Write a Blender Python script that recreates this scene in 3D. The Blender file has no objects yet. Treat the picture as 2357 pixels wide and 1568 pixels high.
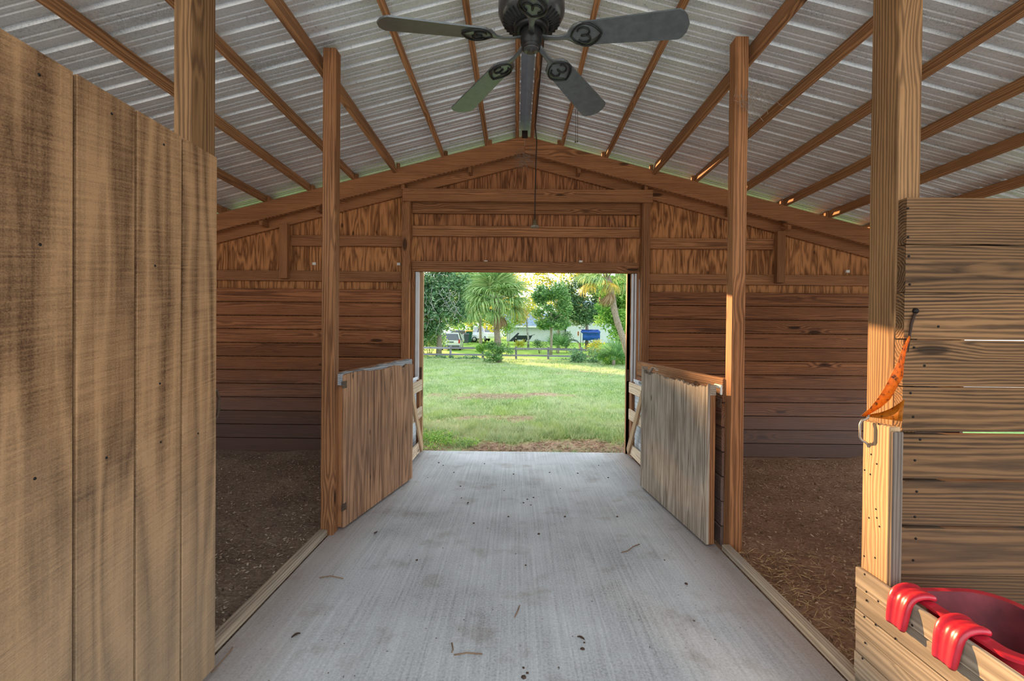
import bpy, bmesh, math, random
import numpy as np
from mathutils import Vector, Matrix, Euler

random.seed(7)
RNG = np.random.default_rng(11)
scene = bpy.context.scene
COL = scene.collection
R = math.radians

# ------------------------------------------------------------------ camera, sky, sun, exposure
FPX = 1060.0
CAMZ = 1.372
cam_d = bpy.data.cameras.new('camera')
cam_d.sensor_width = 36.0
cam_d.lens = FPX / 2357.0 * 36.0
cam_d.clip_start, cam_d.clip_end = 0.05, 400
cam = bpy.data.objects.new('camera', cam_d)
COL.objects.link(cam)
CAM_ROT = (Matrix.Rotation(math.atan(8.5 / FPX), 3, 'Z') @ Matrix.Rotation(R(90) - math.atan(9.0 / FPX), 3, 'X')
           @ Matrix.Rotation(R(0.55), 3, 'Z'))
cam.matrix_world = Matrix.Translation((0, 0, CAMZ)) @ CAM_ROT.to_4x4()
scene.camera = cam

world = bpy.data.worlds.new('sky')
scene.world = world
world.use_nodes = True
wbg = world.node_tree.nodes['Background']
wbg.inputs[0].default_value = (0.84, 0.93, 1.0, 1)
wbg.inputs[1].default_value = 1.0

SUN_DIR = Vector((0.5, -1.0, -0.197)).normalized()
sun_d = bpy.data.lights.new('sun', 'SUN')
sun_d.energy = 7.0
sun_d.color = (1.0, 0.60, 0.27)
sun_d.angle = R(0.6)
sun = bpy.data.objects.new('sun', sun_d)
sun.rotation_euler = SUN_DIR.to_track_quat('-Z', 'Y').to_euler()
sun.location = (-10, 20, 12)
COL.objects.link(sun)

vs = scene.view_settings
vs.view_transform = 'Standard'
vs.look = 'None'
vs.gamma = 1.0
vs.use_curve_mapping = False
vs.exposure = 1.35
scene.cycles.use_denoising = True
scene.cycles.max_bounces = 10
scene.cycles.diffuse_bounces = 6
scene.cycles.transparent_max_bounces = 16

# ------------------------------------------------------------------ helpers
def at(px, py, Y):
    """world point on the depth plane Y seen at photo pixel (px, py)"""
    v = CAM_ROT @ Vector(((px - 1178.5) / FPX, -(py - 784.0) / FPX, -1.0))
    t = Y / v.y
    return Vector((v.x * t, Y, CAMZ + v.z * t))

def tag(o, label=None, cat=None, group=None, kind=None):
    if label: o['label'] = label
    if cat: o['category'] = cat
    if group: o['group'] = group
    if kind: o['kind'] = kind
    return o

def empty(name, loc=(0, 0, 0), rz=0.0, label=None, cat=None, group=None, kind=None):
    o = bpy.data.objects.new(name, None)
    o.empty_display_size = 0.05
    COL.objects.link(o)
    o.location = loc
    o.rotation_euler = (0, 0, rz)
    return tag(o, label, cat, group, kind)

def link(name, me, mat, parent=None, loc=(0, 0, 0), rot=(0, 0, 0)):
    o = bpy.data.objects.new(name, me)
    COL.objects.link(o)
    if mat is not None and not me.materials:
        me.materials.append(mat)
    o.location = loc
    o.rotation_euler = rot
    if parent is not None:
        o.parent = parent
    return o

def smooth(me):
    me.polygons.foreach_set('use_smooth', [True] * len(me.polygons))

def mesh_from(verts, faces, name='mesh', shade=False):
    me = bpy.data.meshes.new(name)
    me.from_pydata([tuple(v) for v in verts], [], faces)
    me.update()
    if shade: smooth(me)
    return me

_box_cache = {}
def box_mesh(sx, sy, sz, mat, c=0.003, jitter=0.0, key=0):
    k = (round(sx, 4), round(sy, 4), round(sz, 4), mat.name, round(c, 4), key)
    if k in _box_cache: return _box_cache[k]
    hx, hy, hz = sx / 2, sy / 2, sz / 2
    c = min(c, hx * .45, hy * .45, hz * .45)
    bm = bmesh.new()
    bmesh.ops.create_cube(bm, size=1.0)
    for v in bm.verts:
        v.co = Vector((v.co.x * sx, v.co.y * sy, v.co.z * sz))
    if c > 0:
        bmesh.ops.bevel(bm, geom=bm.edges[:], offset=c, segments=1, affect='EDGES', profile=0.5)
    if jitter:
        rr = random.Random(key)
        for v in bm.verts:
            v.co += Vector((rr.uniform(-1, 1), rr.uniform(-1, 1), rr.uniform(-1, 1))) * jitter
    me = bpy.data.meshes.new('box')
    bm.to_mesh(me); bm.free()
    me.materials.append(mat)
    _box_cache[k] = me
    return me

def box(name, x0, x1, y0, y1, z0, z1, mat, parent=None, c=0.003, jitter=0.0, key=0, rot=(0, 0, 0)):
    me = box_mesh(x1 - x0, y1 - y0, z1 - z0, mat, c, jitter, key)
    return link(name, me, None, parent, ((x0 + x1) / 2, (y0 + y1) / 2, (z0 + z1) / 2), rot)

def beam(name, p0, p1, w, h, mat, parent=None, roll=0.0, c=0.003):
    """timber along local X from p0 to p1, w = horizontal thickness, h = depth"""
    p0, p1 = Vector(p0), Vector(p1)
    d = p1 - p0
    me = box_mesh(d.length, w, h, mat, c)
    o = link(name, me, None, parent, (p0 + p1) / 2)
    q = d.to_track_quat('X', 'Z')
    o.rotation_euler = (q.to_matrix() @ Matrix.Rotation(roll, 3, 'X')).to_euler()
    return o

def prism_mesh(pts, t, mat=None, axis='Y'):
    """outline pts (u,v) extruded by thickness t (centred); axis Y: u->x v->z ; axis X: u->y v->z ; axis Z: u->x v->y"""
    n = len(pts)
    bm = bmesh.new()
    def P(u, v, w):
        return (u, w, v) if axis == 'Y' else ((w, u, v) if axis == 'X' else (u, v, w))
    a = [bm.verts.new(P(u, v, -t / 2)) for u, v in pts]
    b = [bm.verts.new(P(u, v, t / 2)) for u, v in pts]
    bm.faces.new(a); bm.faces.new(b[::-1])
    for i in range(n):
        j = (i + 1) % n
        bm.faces.new((a[j], a[i], b[i], b[j]))
    bmesh.ops.triangulate(bm, faces=[f for f in bm.faces if len(f.verts) > 4])
    bmesh.ops.recalc_face_normals(bm, faces=bm.faces[:])
    me = bpy.data.meshes.new('prism')
    bm.to_mesh(me); bm.free()
    if mat: me.materials.append(mat)
    return me

def tube_mesh(pts, rad, seg=8, mat=None, cap=True):
    pts = [Vector(p) for p in pts]
    rads = rad if isinstance(rad, (list, tuple)) else [rad] * len(pts)
    verts, faces = [], []
    up = Vector((0, 0, 1))
    prev = None
    for i, p in enumerate(pts):
        d = (pts[min(i + 1, len(pts) - 1)] - pts[max(i - 1, 0)]).normalized()
        if prev is None:
            a = d.cross(up)
            if a.length < 1e-3: a = d.cross(Vector((1, 0, 0)))
        else:
            a = prev - d * prev.dot(d)
        a.normalize(); prev = a
        b = d.cross(a)
        for k in range(seg):
            an = 2 * math.pi * k / seg
            verts.append(p + (a * math.cos(an) + b * math.sin(an)) * rads[i])
    for i in range(len(pts) - 1):
        for k in range(seg):
            k2 = (k + 1) % seg
            faces.append((i * seg + k, i * seg + k2, (i + 1) * seg + k2, (i + 1) * seg + k))
    if cap:
        faces.append(tuple(range(seg))[::-1])
        faces.append(tuple(range((len(pts) - 1) * seg, len(pts) * seg)))
    me = mesh_from(verts, faces, 'tube', True)
    if mat: me.materials.append(mat)
    return me

def lathe_mesh(prof, seg=32, mat=None):
    verts, faces = [], []
    n = len(prof)
    for k in range(seg):
        an = 2 * math.pi * k / seg
        for r, z in prof:
            verts.append((r * math.cos(an), r * math.sin(an), z))
    for k in range(seg):
        k2 = (k + 1) % seg
        for i in range(n - 1):
            faces.append((k * n + i, k2 * n + i, k2 * n + i + 1, k * n + i + 1))
    me = mesh_from(verts, faces, 'lathe', True)
    if mat: me.materials.append(mat)
    return me

def grid_mesh(P, mat=None, shade=True, closed_u=False):
    """P[i][j] -> vertices"""
    nu, nv = len(P), len(P[0])
    verts = [p for row in P for p in row]
    faces = []
    for i in range(nu - (0 if closed_u else 1)):
        for j in range(nv - 1):
            i2 = (i + 1) % nu
            faces.append((i * nv + j, i2 * nv + j, i2 * nv + j + 1, i * nv + j + 1))
    me = mesh_from(verts, faces, 'grid', shade)
    if mat: me.materials.append(mat)
    return me

# ------------------------------------------------------------------ materials
def srgb(r, g, b):
    f = lambda c: (c / 255 / 12.92) if c / 255 <= 0.04045 else ((c / 255 + 0.055) / 1.055) ** 2.4
    return (f(r), f(g), f(b), 1.0)

class NT:
    def __init__(self, name):
        self.m = bpy.data.materials.new(name)
        self.m.use_nodes = True
        self.t = self.m.node_tree
        self.b = self.t.nodes['Principled BSDF']
    def n(self, kind, **kw):
        nd = self.t.nodes.new('ShaderNode' + kind)
        for k, v in kw.items():
            if k.startswith('_'): setattr(nd, k[1:], v)
            else:
                key = k.replace('__', ' ')
                nd.inputs[key].default_value = v
        return nd
    def l(self, a, b):
        self.t.links.new(a, b)
    def math(self, op, a, b=None, c=None):
        nd = self.t.nodes.new('ShaderNodeMath'); nd.operation = op
        for i, v in enumerate((a, b, c)):
            if v is None: continue
            if isinstance(v, (int, float)): nd.inputs[i].default_value = v
            else: self.l(v, nd.inputs[i])
        return nd.outputs[0]
    def vmath(self, op, a, b=None):
        nd = self.t.nodes.new('ShaderNodeVectorMath'); nd.operation = op
        for i, v in enumerate((a, b)):
            if v is None: continue
            if isinstance(v, (tuple, list)): nd.inputs[i].default_value = v
            else: self.l(v, nd.inputs[i])
        return nd.outputs[0]
    def ramp(self, fac, stops, interp='LINEAR'):
        nd = self.t.nodes.new('ShaderNodeValToRGB')
        cr = nd.color_ramp; cr.interpolation = interp
        while len(cr.elements) < len(stops): cr.elements.new(0.5)
        for e, (p, c) in zip(cr.elements, stops):
            e.position = p; e.color = c if len(c) == 4 else (*c, 1)
        self.l(fac, nd.inputs[0])
        return nd.outputs[0]
    def mix(self, fac, a, b, blend='MIX'):
        nd = self.t.nodes.new('ShaderNodeMix'); nd.data_type = 'RGBA'; nd.blend_type = blend
        for s, v in ((nd.inputs[0], fac), (nd.inputs[6], a), (nd.inputs[7], b)):
            if isinstance(v, (int, float)): s.default_value = v
            elif isinstance(v, (tuple, list)): s.default_value = v if len(v) == 4 else (*v, 1)
            else: self.l(v, s)
        return nd.outputs[2]
    def bump(self, h, strength=0.3, dist=0.01):
        nd = self.n('Bump', Strength=strength, Distance=dist)
        self.l(h, nd.inputs['Height'])
        self.l(nd.outputs[0], self.b.inputs['Normal'])
        return nd
    def noise(self, vec, scale=5.0, detail=4.0, rough=0.5, dist=0.0, out=0):
        nd = self.n('TexNoise', Scale=scale, Detail=detail, Roughness=rough, Distortion=dist)
        if vec is not None: self.l(vec, nd.inputs['Vector'])
        return nd.outputs[out]

_mats = {}
def wood(name, dark, light, axis='X', knots=0.6, ring=7.0, rough=0.8, bump=0.35, var=0.22, grime=None, weather=0.0, contrast=(0.25, 0.8), worldz=None):
    """sawn timber: growth rings about a random pith, fibre streaks, knots, per-piece tone; grain along local axis"""
    key = name + '_' + axis
    if key in _mats: return _mats[key]
    t = NT(key)
    tc = t.n('TexCoord'); oi = t.n('ObjectInfo')
    wn = t.n('TexWhiteNoise', _noise_dimensions='1D'); t.l(oi.outputs['Random'], wn.inputs['W'])
    off = t.vmath('SUBTRACT', wn.outputs['Color'], (0.5, 0.5, 0.5))
    o = {'X': (40, .22, .16), 'Y': (.22, 40, .16), 'Z': (.22, .16, 40)}[axis]
    off = t.vmath('MULTIPLY', off, o)
    p = t.vmath('ADD', tc.outputs['Object'], off)
    a = 0.07
    sc = {'X': (a, 1, 1), 'Y': (1, a, 1), 'Z': (1, 1, a)}[axis]
    pr = t.vmath('MULTIPLY', p, sc)
    # warp
    wv = t.noise(pr, 9.0, 3, 0.5, out=1)
    wv = t.vmath('SUBTRACT', wv, (0.5, 0.5, 0.5))
    wv = t.vmath('MULTIPLY', wv, (0.05, 0.05, 0.05))
    pw = t.vmath('ADD', pr, wv)
    # knots push the rings
    ks = {'X': (1.7, 1.2, 6.5), 'Y': (1.2, 1.7, 6.5), 'Z': (4.5, 4.5, 1.7)}[axis]
    kp = t.vmath('MULTIPLY', p, ks)
    vo = t.n('TexVoronoi', Scale=1.0, Randomness=1.0); t.l(kp, vo.inputs['Vector'])
    sep = t.n('SeparateColor'); t.l(vo.outputs['Color'], sep.inputs[0])
    has = t.math('LESS_THAN', sep.outputs[0], knots)
    kd = t.math('ADD', vo.outputs['Distance'], t.math('MULTIPLY', t.math('SUBTRACT', 1.0, has), 5.0))
    kfall = t.ramp(kd, [(0.0, (1, 1, 1)), (0.35, (0, 0, 0))])
    wave = t.n('TexWave', _wave_type='RINGS', _rings_direction=axis, Scale=ring * 3.6, Distortion=2.6, Detail=3.0, Detail__Scale=2.0, Detail__Roughness=0.6)
    t.l(pw, wave.inputs['Vector'])
    t.l(t.math('MULTIPLY', kfall, 14.0), wave.inputs['Phase Offset'])
    fs = {'X': (2.2, 90, 90), 'Y': (90, 2.2, 90), 'Z': (90, 90, 2.2)}[axis]
    fib = t.noise(t.vmath('MULTIPLY', p, fs), 1.0, 4, 0.65)
    bl = {'X': (1.4, 7, 7), 'Y': (7, 1.4, 7), 'Z': (7, 7, 1.4)}[axis]
    blot = t.noise(t.vmath('MULTIPLY', p, bl), 1.0, 4, 0.6)
    g = t.math('ADD', t.math('MULTIPLY', wave.outputs['Fac'], 0.34), t.math('MULTIPLY', fib, 0.42))
    g = t.math('ADD', g, t.math('MULTIPLY', blot, 0.42))
    col = t.ramp(g, [(contrast[0], dark), (contrast[1], light)])
    kmask = t.ramp(kd, [(0.0, (1, 1, 1)), (0.10, (0.9, 0.9, 0.9)), (0.15, (0, 0, 0))])
    kc = tuple(c * 0.22 for c in dark[:3])
    col = t.mix(t.math('MULTIPLY', kmask, 0.85), col, (*kc, 1))
    if weather:
        wz = t.noise(t.vmath('MULTIPLY', tc.outputs['Object'], (1, 1, 1)), 2.3, 5, 0.6)
        wm = t.ramp(wz, [(0.40, (0, 0, 0)), (0.66, (1, 1, 1))])
        col = t.mix(t.math('MULTIPLY', wm, weather), col, grime or (0.2, 0.19, 0.18, 1))
    if worldz is not None:
        # shift to a second tone towards the ground: top height, colour, strength
        ge = t.n('NewGeometry'); sx = t.n('SeparateXYZ'); t.l(ge.outputs['Position'], sx.inputs[0])
        nz = t.noise(ge.outputs['Position'], 3.0, 4, 0.6)
        hh = t.math('SUBTRACT', sx.outputs[2], t.math('MULTIPLY', nz, 0.5))
        zm = t.ramp(hh, [(0.0, (1, 1, 1)), (worldz[0], (0, 0, 0))])
        col = t.mix(t.math('MULTIPLY', zm, worldz[2]), col, worldz[1])
    tone = t.math('ADD', 1.0 - var, t.math('MULTIPLY', oi.outputs['Random'], 2 * var))
    col = t.mix(1.0, col, t.n('CombineColor').outputs[0], 'MULTIPLY') if False else col
    hs = t.n('HueSaturation', Saturation=1.0); t.l(tone, hs.inputs['Value']); t.l(col, hs.inputs['Color'])
    t.l(hs.outputs[0], t.b.inputs['Base Color'])
    t.b.inputs['Roughness'].default_value = rough
    t.b.inputs['Specular IOR Level'].default_value = 0.25
    h = t.math('ADD', t.math('MULTIPLY', wave.outputs['Fac'], 0.5), fib)
    t.bump(h, bump, 0.004)
    _mats[key] = t.m
    return t.m

def plain(name, col, rough=0.6, metal=0.0, noise=0.15, nscale=8.0, spec=0.4, bump=0.0, coat=0.0):
    if name in _mats: return _mats[name]
    t = NT(name)
    tc = t.n('TexCoord')
    nz = t.noise(tc.outputs['Object'], nscale, 5, 0.6)
    d = tuple(max(0, c * (1 - noise * 1.6)) for c in col[:3])
    l = tuple(min(1, c * (1 + noise)) for c in col[:3])
    t.l(t.ramp(nz, [(0.3, d), (0.7, l)]), t.b.inputs['Base Color'])
    t.b.inputs['Roughness'].default_value = rough
    t.b.inputs['Metallic'].default_value = metal
    t.b.inputs['Specular IOR Level'].default_value = spec
    t.b.inputs['Coat Weight'].default_value = coat
    if bump: t.bump(nz, bump, 0.005)
    _mats[name] = t.m
    return t.m

# timber families
def W_int(ax):   return wood('stained_pine', srgb(88, 56, 36), srgb(180, 126, 84), ax, 0.5, 7)
def W_wall(ax):  return wood('stall_plank_pine', srgb(78, 46, 30), srgb(172, 114, 74), ax, 0.5, 8, worldz=(0.8, srgb(118, 104, 100), 0.75))
def W_purl(ax):  return wood('purlin_pine', srgb(96, 62, 40), srgb(186, 136, 92), ax, 0.35, 7)
def W_post(ax):  return wood('post_pine', srgb(80, 56, 36), srgb(160, 120, 80), ax, 0.55, 7)
def W_tan(ax):   return wood('partition_pine', srgb(48, 34, 23), srgb(136, 100, 66), ax, 0.4, 8, contrast=(0.30, 0.76), bump=.5, worldz=(0.9, srgb(92, 72, 58), 0.6))
def W_pale(ax):  return wood('pale_pine', srgb(136, 102, 70), srgb(196, 160, 120), ax, 0.3, 6)
def W_grey(ax):  return wood('weathered_pine', srgb(132, 112, 92), srgb(205, 186, 160), ax, 0.3, 6, weather=0.5, grime=srgb(150, 146, 140))
def W_fence(ax): return wood('fence_grey_wood', srgb(80, 80, 90), srgb(150, 150, 158), ax, 0.2, 6)

def plywood(name, dark, light, axis='Z', ring=3.0, groove=None, rough=0.85, saw=False, weather=0.0, grime=None, a=0.16, bump=0.3, con=(0.3, 0.75), worldz=None, wmix=0.40):
    """rotary cut veneer: broad cathedral figure, fine fibre; optional rough sawn cross marks"""
    if name in _mats: return _mats[name]
    t = NT(name)
    tc = t.n('TexCoord'); oi = t.n('ObjectInfo')
    wn = t.n('TexWhiteNoise', _noise_dimensions='1D'); t.l(oi.outputs['Random'], wn.inputs['W'])
    p = t.vmath('ADD', tc.outputs['Object'], t.vmath('MULTIPLY', wn.outputs['Color'], (20, 20, 20)))
    sc = {'X': (a, 1, 1), 'Y': (1, a, 1), 'Z': (1, 1, a)}[axis]
    pr = t.vmath('MULTIPLY', p, sc)
    n1 = t.noise(pr, ring, 2.5, 0.45, 0.3)
    fig = t.math('FRACT', t.math('MULTIPLY', n1, 9.0))
    fig = t.math('PINGPONG', t.math('MULTIPLY', n1, 11.0), 1.0)
    fs = {'X': (2, 110, 110), 'Y': (110, 2, 110), 'Z': (110, 110, 2)}[axis]
    fib = t.noise(t.vmath('MULTIPLY', p, fs), 1.0, 3, 0.6)
    blot = t.noise(p, 2.0, 4, 0.55)
    g = t.math('ADD', t.math('MULTIPLY', fig, wmix), t.math('ADD', t.math('MULTIPLY', fib, 0.42), t.math('MULTIPLY', blot, 0.36)))
    h = g
    if saw:
        ge = t.n('Mapping'); ge.inputs['Rotation'].default_value = (R(-9), 0, 0); t.l(p, ge.inputs['Vector'])
        sw = t.noise(t.vmath('MULTIPLY', ge.outputs[0], (4, 4, 110)), 1.0, 5, 0.75)
        g = t.math('ADD', t.math('MULTIPLY', g, 0.66), t.math('MULTIPLY', sw, 0.52)); g = t.math('SUBTRACT', g, 0.07)
        h = t.math('ADD', g, sw)
        sp = t.noise(p, 260, 2, 0.5)
        g = t.math('ADD', g, t.math('MULTIPLY', t.math('SUBTRACT', sp, 0.5), 0.35))
    col = t.ramp(g, [(con[0], dark), (con[1], light)])
    ks = {'X': (2.0, 7, 7), 'Y': (7, 2.0, 7), 'Z': (7, 7, 3.4)}[axis]
    vo = t.n('TexVoronoi', Scale=1.0); t.l(t.vmath('MULTIPLY', p, ks), vo.inputs['Vector'])
    sep = t.n('SeparateColor'); t.l(vo.outputs['Color'], sep.inputs[0])
    kd = t.math('ADD', vo.outputs['Distance'], t.math('MULTIPLY', t.math('GREATER_THAN', sep.outputs[0], 0.35), 4.0))
    km = t.ramp(kd, [(0.06, (1, 1, 1)), (0.12, (0, 0, 0))])
    col = t.mix(t.math('MULTIPLY', km, 0.8), col, tuple(c * .25 for c in dark[:3]))
    if weather:
        wz = t.noise(p, 3.0, 5, 0.65)
        wm = t.ramp(wz, [(0.38, (0, 0, 0)), (0.65, (1, 1, 1))])
        col = t.mix(t.math('MULTIPLY', wm, weather), col, grime)
    if worldz is not None:
        ge2 = t.n('NewGeometry'); sx = t.n('SeparateXYZ'); t.l(ge2.outputs['Position'], sx.inputs[0])
        nz = t.noise(ge2.outputs['Position'], 3.0, 4, 0.6)
        hh = t.math('SUBTRACT', sx.outputs[2], t.math('MULTIPLY', nz, 0.4))
        zm = t.ramp(hh, [(0.0, (1, 1, 1)), (worldz[0], (0, 0, 0))])
        col = t.mix(t.math('MULTIPLY', zm, worldz[2]), col, worldz[1])
    t.l(col, t.b.inputs['Base Color'])
    t.b.inputs['Roughness'].default_value = rough
    t.b.inputs['Specular IOR Level'].default_value = 0.2
    t.bump(h, bump, 0.004)
    _mats[name] = t.m
    return t.m

M_gable = plywood('gable_plywood', srgb(84, 50, 30), srgb(184, 126, 84), 'Z', 15.0, a=0.10)
M_gable_side = plywood('gable_plywood_side', srgb(100, 60, 34), srgb(206, 144, 92), 'Z', 12.0, a=0.13)
M_t111 = plywood('rough_sawn_siding', srgb(92, 64, 43), srgb(190, 148, 106), 'Z', 5.5, saw=True, a=0.10, bump=0.9, con=(0.34, 0.76),
                 worldz=(1.1, srgb(178, 158, 132), 0.5), wmix=.44)  # daylight on the lower door put into the colour, paler downwards
M_half_l = plywood('half_door_plywood_brown', srgb(92, 64, 46), srgb(190, 146, 112), 'Z', 12.0, a=0.07, bump=0.6, weather=0.45, grime=srgb(128, 102, 84))
M_half_r = plywood('half_door_plywood_grey', srgb(98, 86, 74), srgb(196, 184, 168), 'Z', 22.0, a=0.05, bump=0.8, weather=0.5, grime=srgb(146, 128, 112))

def concrete_mat():
    t = NT('concrete')
    ge = t.n('NewGeometry'); P = ge.outputs['Position']
    n1 = t.noise(P, 1.3, 5, 0.6)
    n2 = t.noise(P, 90, 3, 0.6)
    n3 = t.noise(t.vmath('MULTIPLY', P, (70, 1.2, 1)), 1.0, 3, 0.6)
    g = t.math('ADD', t.math('MULTIPLY', n1, 0.45), t.math('ADD', t.math('MULTIPLY', n2, 0.35), t.math('MULTIPLY', n3, 0.28)))
    col = t.ramp(g, [(0.34, srgb(118, 117, 116)), (0.52, srgb(184, 187, 189)), (0.75, srgb(224, 228, 230))])
    st = t.noise(P, 3.2, 5, 0.62)
    sm = t.ramp(st, [(0.55, (0, 0, 0)), (0.70, (1, 1, 1))])
    col = t.mix(t.math('MULTIPLY', sm, 0.42), col, srgb(128, 108, 92))
    sp = t.noise(P, 45, 2, 0.5)
    col = t.mix(t.ramp(sp, [(0.70, (0, 0, 0)), (0.76, (1, 1, 1))]), col, srgb(92, 82, 74))
    # tracked-in bedding dust along both long edges of the aisle
    sx = t.n('SeparateXYZ'); t.l(P, sx.inputs[0])
    ed = t.math('ABSOLUTE', t.math('SUBTRACT', sx.outputs[0], 0.04))
    em = t.ramp(t.math('ADD', ed, t.math('MULTIPLY', n1, 0.5)), [(0.0, (0, 0, 0)), (0.86, (0, 0, 0)), (1.0, (1, 1, 1))])
    ed2 = t.math('SUBTRACT', t.math('ADD', ed, t.math('MULTIPLY', n1, 0.4)), 0.45)
    em = t.ramp(ed2, [(0.70, (0, 0, 0)), (1.05, (1, 1, 1))])
    col = t.mix(t.math('MULTIPLY', em, 0.55), col, srgb(138, 112, 92))
    t.l(col, t.b.inputs['Base Color'])
    t.b.inputs['Roughness'].default_value = 0.75
    t.b.inputs['Specular IOR Level'].default_value = 0.3
    t.bump(t.math('ADD', n2, t.math('MULTIPLY', n3, 0.6)), 0.35, 0.003)
    return t.m
M_conc = concrete_mat()

def bedding_mat(name, c0, c1, c2):
    t = NT(name)
    ge = t.n('NewGeometry'); P = ge.outputs['Position']
    n = t.noise(P, 60, 4, 0.7); n2 = t.noise(P, 2.0, 4, 0.6); n3 = t.noise(t.vmath('MULTIPLY', P, (1, 1.6, 1)), 22, 3, 0.7)
    g = t.math('ADD', t.math('MULTIPLY', n, 0.5), t.math('ADD', t.math('MULTIPLY', n2, 0.3), t.math('MULTIPLY', n3, 0.25)))
    t.l(t.ramp(g, [(0.35, c0), (0.55, c1), (0.72, c2)]), t.b.inputs['Base Color'])
    t.b.inputs['Roughness'].default_value = 0.95
    t.b.inputs['Specular IOR Level'].default_value = 0.15
    t.bump(t.math('ADD', n, n3), 0.9, 0.02)
    return t.m
M_bed_l = bedding_mat('bedding_dark', srgb(96, 80, 68), srgb(154, 134, 116), srgb(198, 178, 156))
M_bed_r = bedding_mat('bedding_brown', srgb(112, 82, 62), srgb(172, 134, 106), srgb(212, 178, 146))

def chip_mat(name, cols):
    t = NT(name)
    ge = t.n('NewGeometry')
    st = [(i / (len(cols) - 1), c) for i, c in enumerate(cols)]
    t.l(t.ramp(ge.outputs['Random Per Island'], st), t.b.inputs['Base Color'])
    t.b.inputs['Roughness'].default_value = 0.85
    t.b.inputs['Specular IOR Level'].default_value = 0.2
    return t.m

def metal_mat():
    t = NT('galvanised_roof_metal')
    tc = t.n('TexCoord'); ge = t.n('NewGeometry'); P = ge.outputs['Position']
    v = t.n('TexVoronoi', Scale=120.0); t.l(P, v.inputs['Vector'])
    n = t.noise(t.vmath('MULTIPLY', P, (1.5, 9, 1)), 1.0, 5, 0.6)
    sp = t.noise(P, 55, 3, 0.6)
    g = t.math('ADD', t.math('MULTIPLY', v.outputs['Distance'], 0.25), t.math('ADD', t.math('MULTIPLY', n, 0.5), t.math('MULTIPLY', sp, 0.3)))
    col = t.ramp(g, [(0.3, srgb(170, 176, 180)), (0.5, srgb(224, 230, 234)), (0.75, srgb(244, 248, 250))])
    rust = t.noise(t.vmath('MULTIPLY', P, (2, 14, 1)), 1.0, 4, 0.6)
    col = t.mix(t.math('MULTIPLY', t.ramp(rust, [(0.55, (0, 0, 0)), (0.75, (1, 1, 1))]), 0.3), col, srgb(172, 156, 144))
    dirt = t.noise(P, 30, 3, 0.65)
    col = t.mix(t.math('MULTIPLY', t.ramp(dirt, [(0.62, (0, 0, 0)), (0.72, (1, 1, 1))]), 0.5), col, srgb(130, 126, 120))
    t.l(col, t.b.inputs['Base Color'])
    t.b.inputs['Metallic'].default_value = 0.35
    t.l(t.ramp(g, [(0.3, (0.52,) * 3), (0.8, (0.34,) * 3)]), t.b.inputs['Roughness'])
    t.bump(t.math('ADD', sp, v.outputs['Distance']), 0.12, 0.002)
    return t.m
M_roof = metal_mat()
M_ridge = plain('ridge_cap_metal', srgb(176, 192, 208), 0.4, 0.5, 0.1)

M_fan = plain('fan_charcoal', srgb(58, 60, 60), 0.34, 0.0, 0.25, 30, 0.6, coat=0.25)
M_fan_blade = plain('fan_blade_charcoal', srgb(84, 90, 90), 0.32, 0.0, 0.18, 25, 0.7, coat=0.3)
M_fan_dark = plain('fan_black', srgb(26, 27, 26), 0.4, 0.0, 0.3, 30)
M_fan_dust = plain('fan_dust', srgb(150, 138, 122), 0.9, 0.0, 0.3, 60)
M_iron = plain('rusty_iron', srgb(92, 72, 58), 0.55, 0.5, 0.35, 60)
M_steel = plain('worn_steel', srgb(168, 160, 150), 0.4, 0.8, 0.2, 40)
M_blackhole = plain('dark_nail', srgb(30, 24, 20), 0.6, 0.3, 0.2)
M_white = plain('white_paint', srgb(226, 230, 232), 0.5, 0.0, 0.06, 6)
M_whitewood = wood('whitewashed_plank', srgb(170, 178, 186), srgb(224, 230, 236), 'Y', 0.2, 6)
M_tagw = plain('white_tag', srgb(236, 232, 222), 0.5, 0, 0.05)
M_cob = plain('cobweb', srgb(150, 136, 122), 0.9, 0, 0.2)
M_cable = plain('brown_cable', srgb(62, 48, 40), 0.6, 0, 0.2)
M_socket = plain('brass_socket', srgb(128, 112, 82), 0.45, 0.5, 0.3, 60)
M_porc = plain('dusty_porcelain', srgb(150, 142, 124), 0.5, 0, 0.3, 60)

def red_mat():
    t = NT('red_plastic')
    tc = t.n('TexCoord')
    n = t.noise(tc.outputs['Object'], 9, 4, 0.6)
    t.l(t.ramp(n, [(0.3, srgb(168, 22, 40)), (0.7, srgb(214, 44, 62))]), t.b.inputs['Base Color'])
    t.b.inputs['Roughness'].default_value = 0.3
    t.b.inputs['Subsurface Weight'].default_value = 0.0
    t.b.inputs['Coat Weight'].default_value = 0.25
    return t.m
M_red = red_mat()
M_red_in = plain('red_plastic_dark', srgb(122, 46, 52), 0.7, 0, 0.35, 7)  # darker, rougher red for the inside of the trough

def orange_mat():
    t = NT('orange_rubber_sheet')
    tc = t.n('TexCoord')
    n = t.noise(tc.outputs['Object'], 70, 3, 0.6)
    c = t.ramp(n, [(0.34, srgb(92, 50, 12)), (0.43, srgb(196, 116, 18)), (0.8, srgb(222, 146, 36))])
    t.l(c, t.b.inputs['Base Color'])
    t.b.inputs['Roughness'].default_value = 0.5
    tr = t.n('BsdfTranslucent'); t.l(c, tr.inputs[0])
    mx = t.n('MixShader'); mx.inputs[0].default_value = 0.5
    t.l(t.b.outputs[0], mx.inputs[1]); t.l(tr.outputs[0], mx.inputs[2])
    t.l(mx.outputs[0], t.t.nodes['Material Output'].inputs['Surface'])
    return t.m
M_orange = orange_mat()

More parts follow.
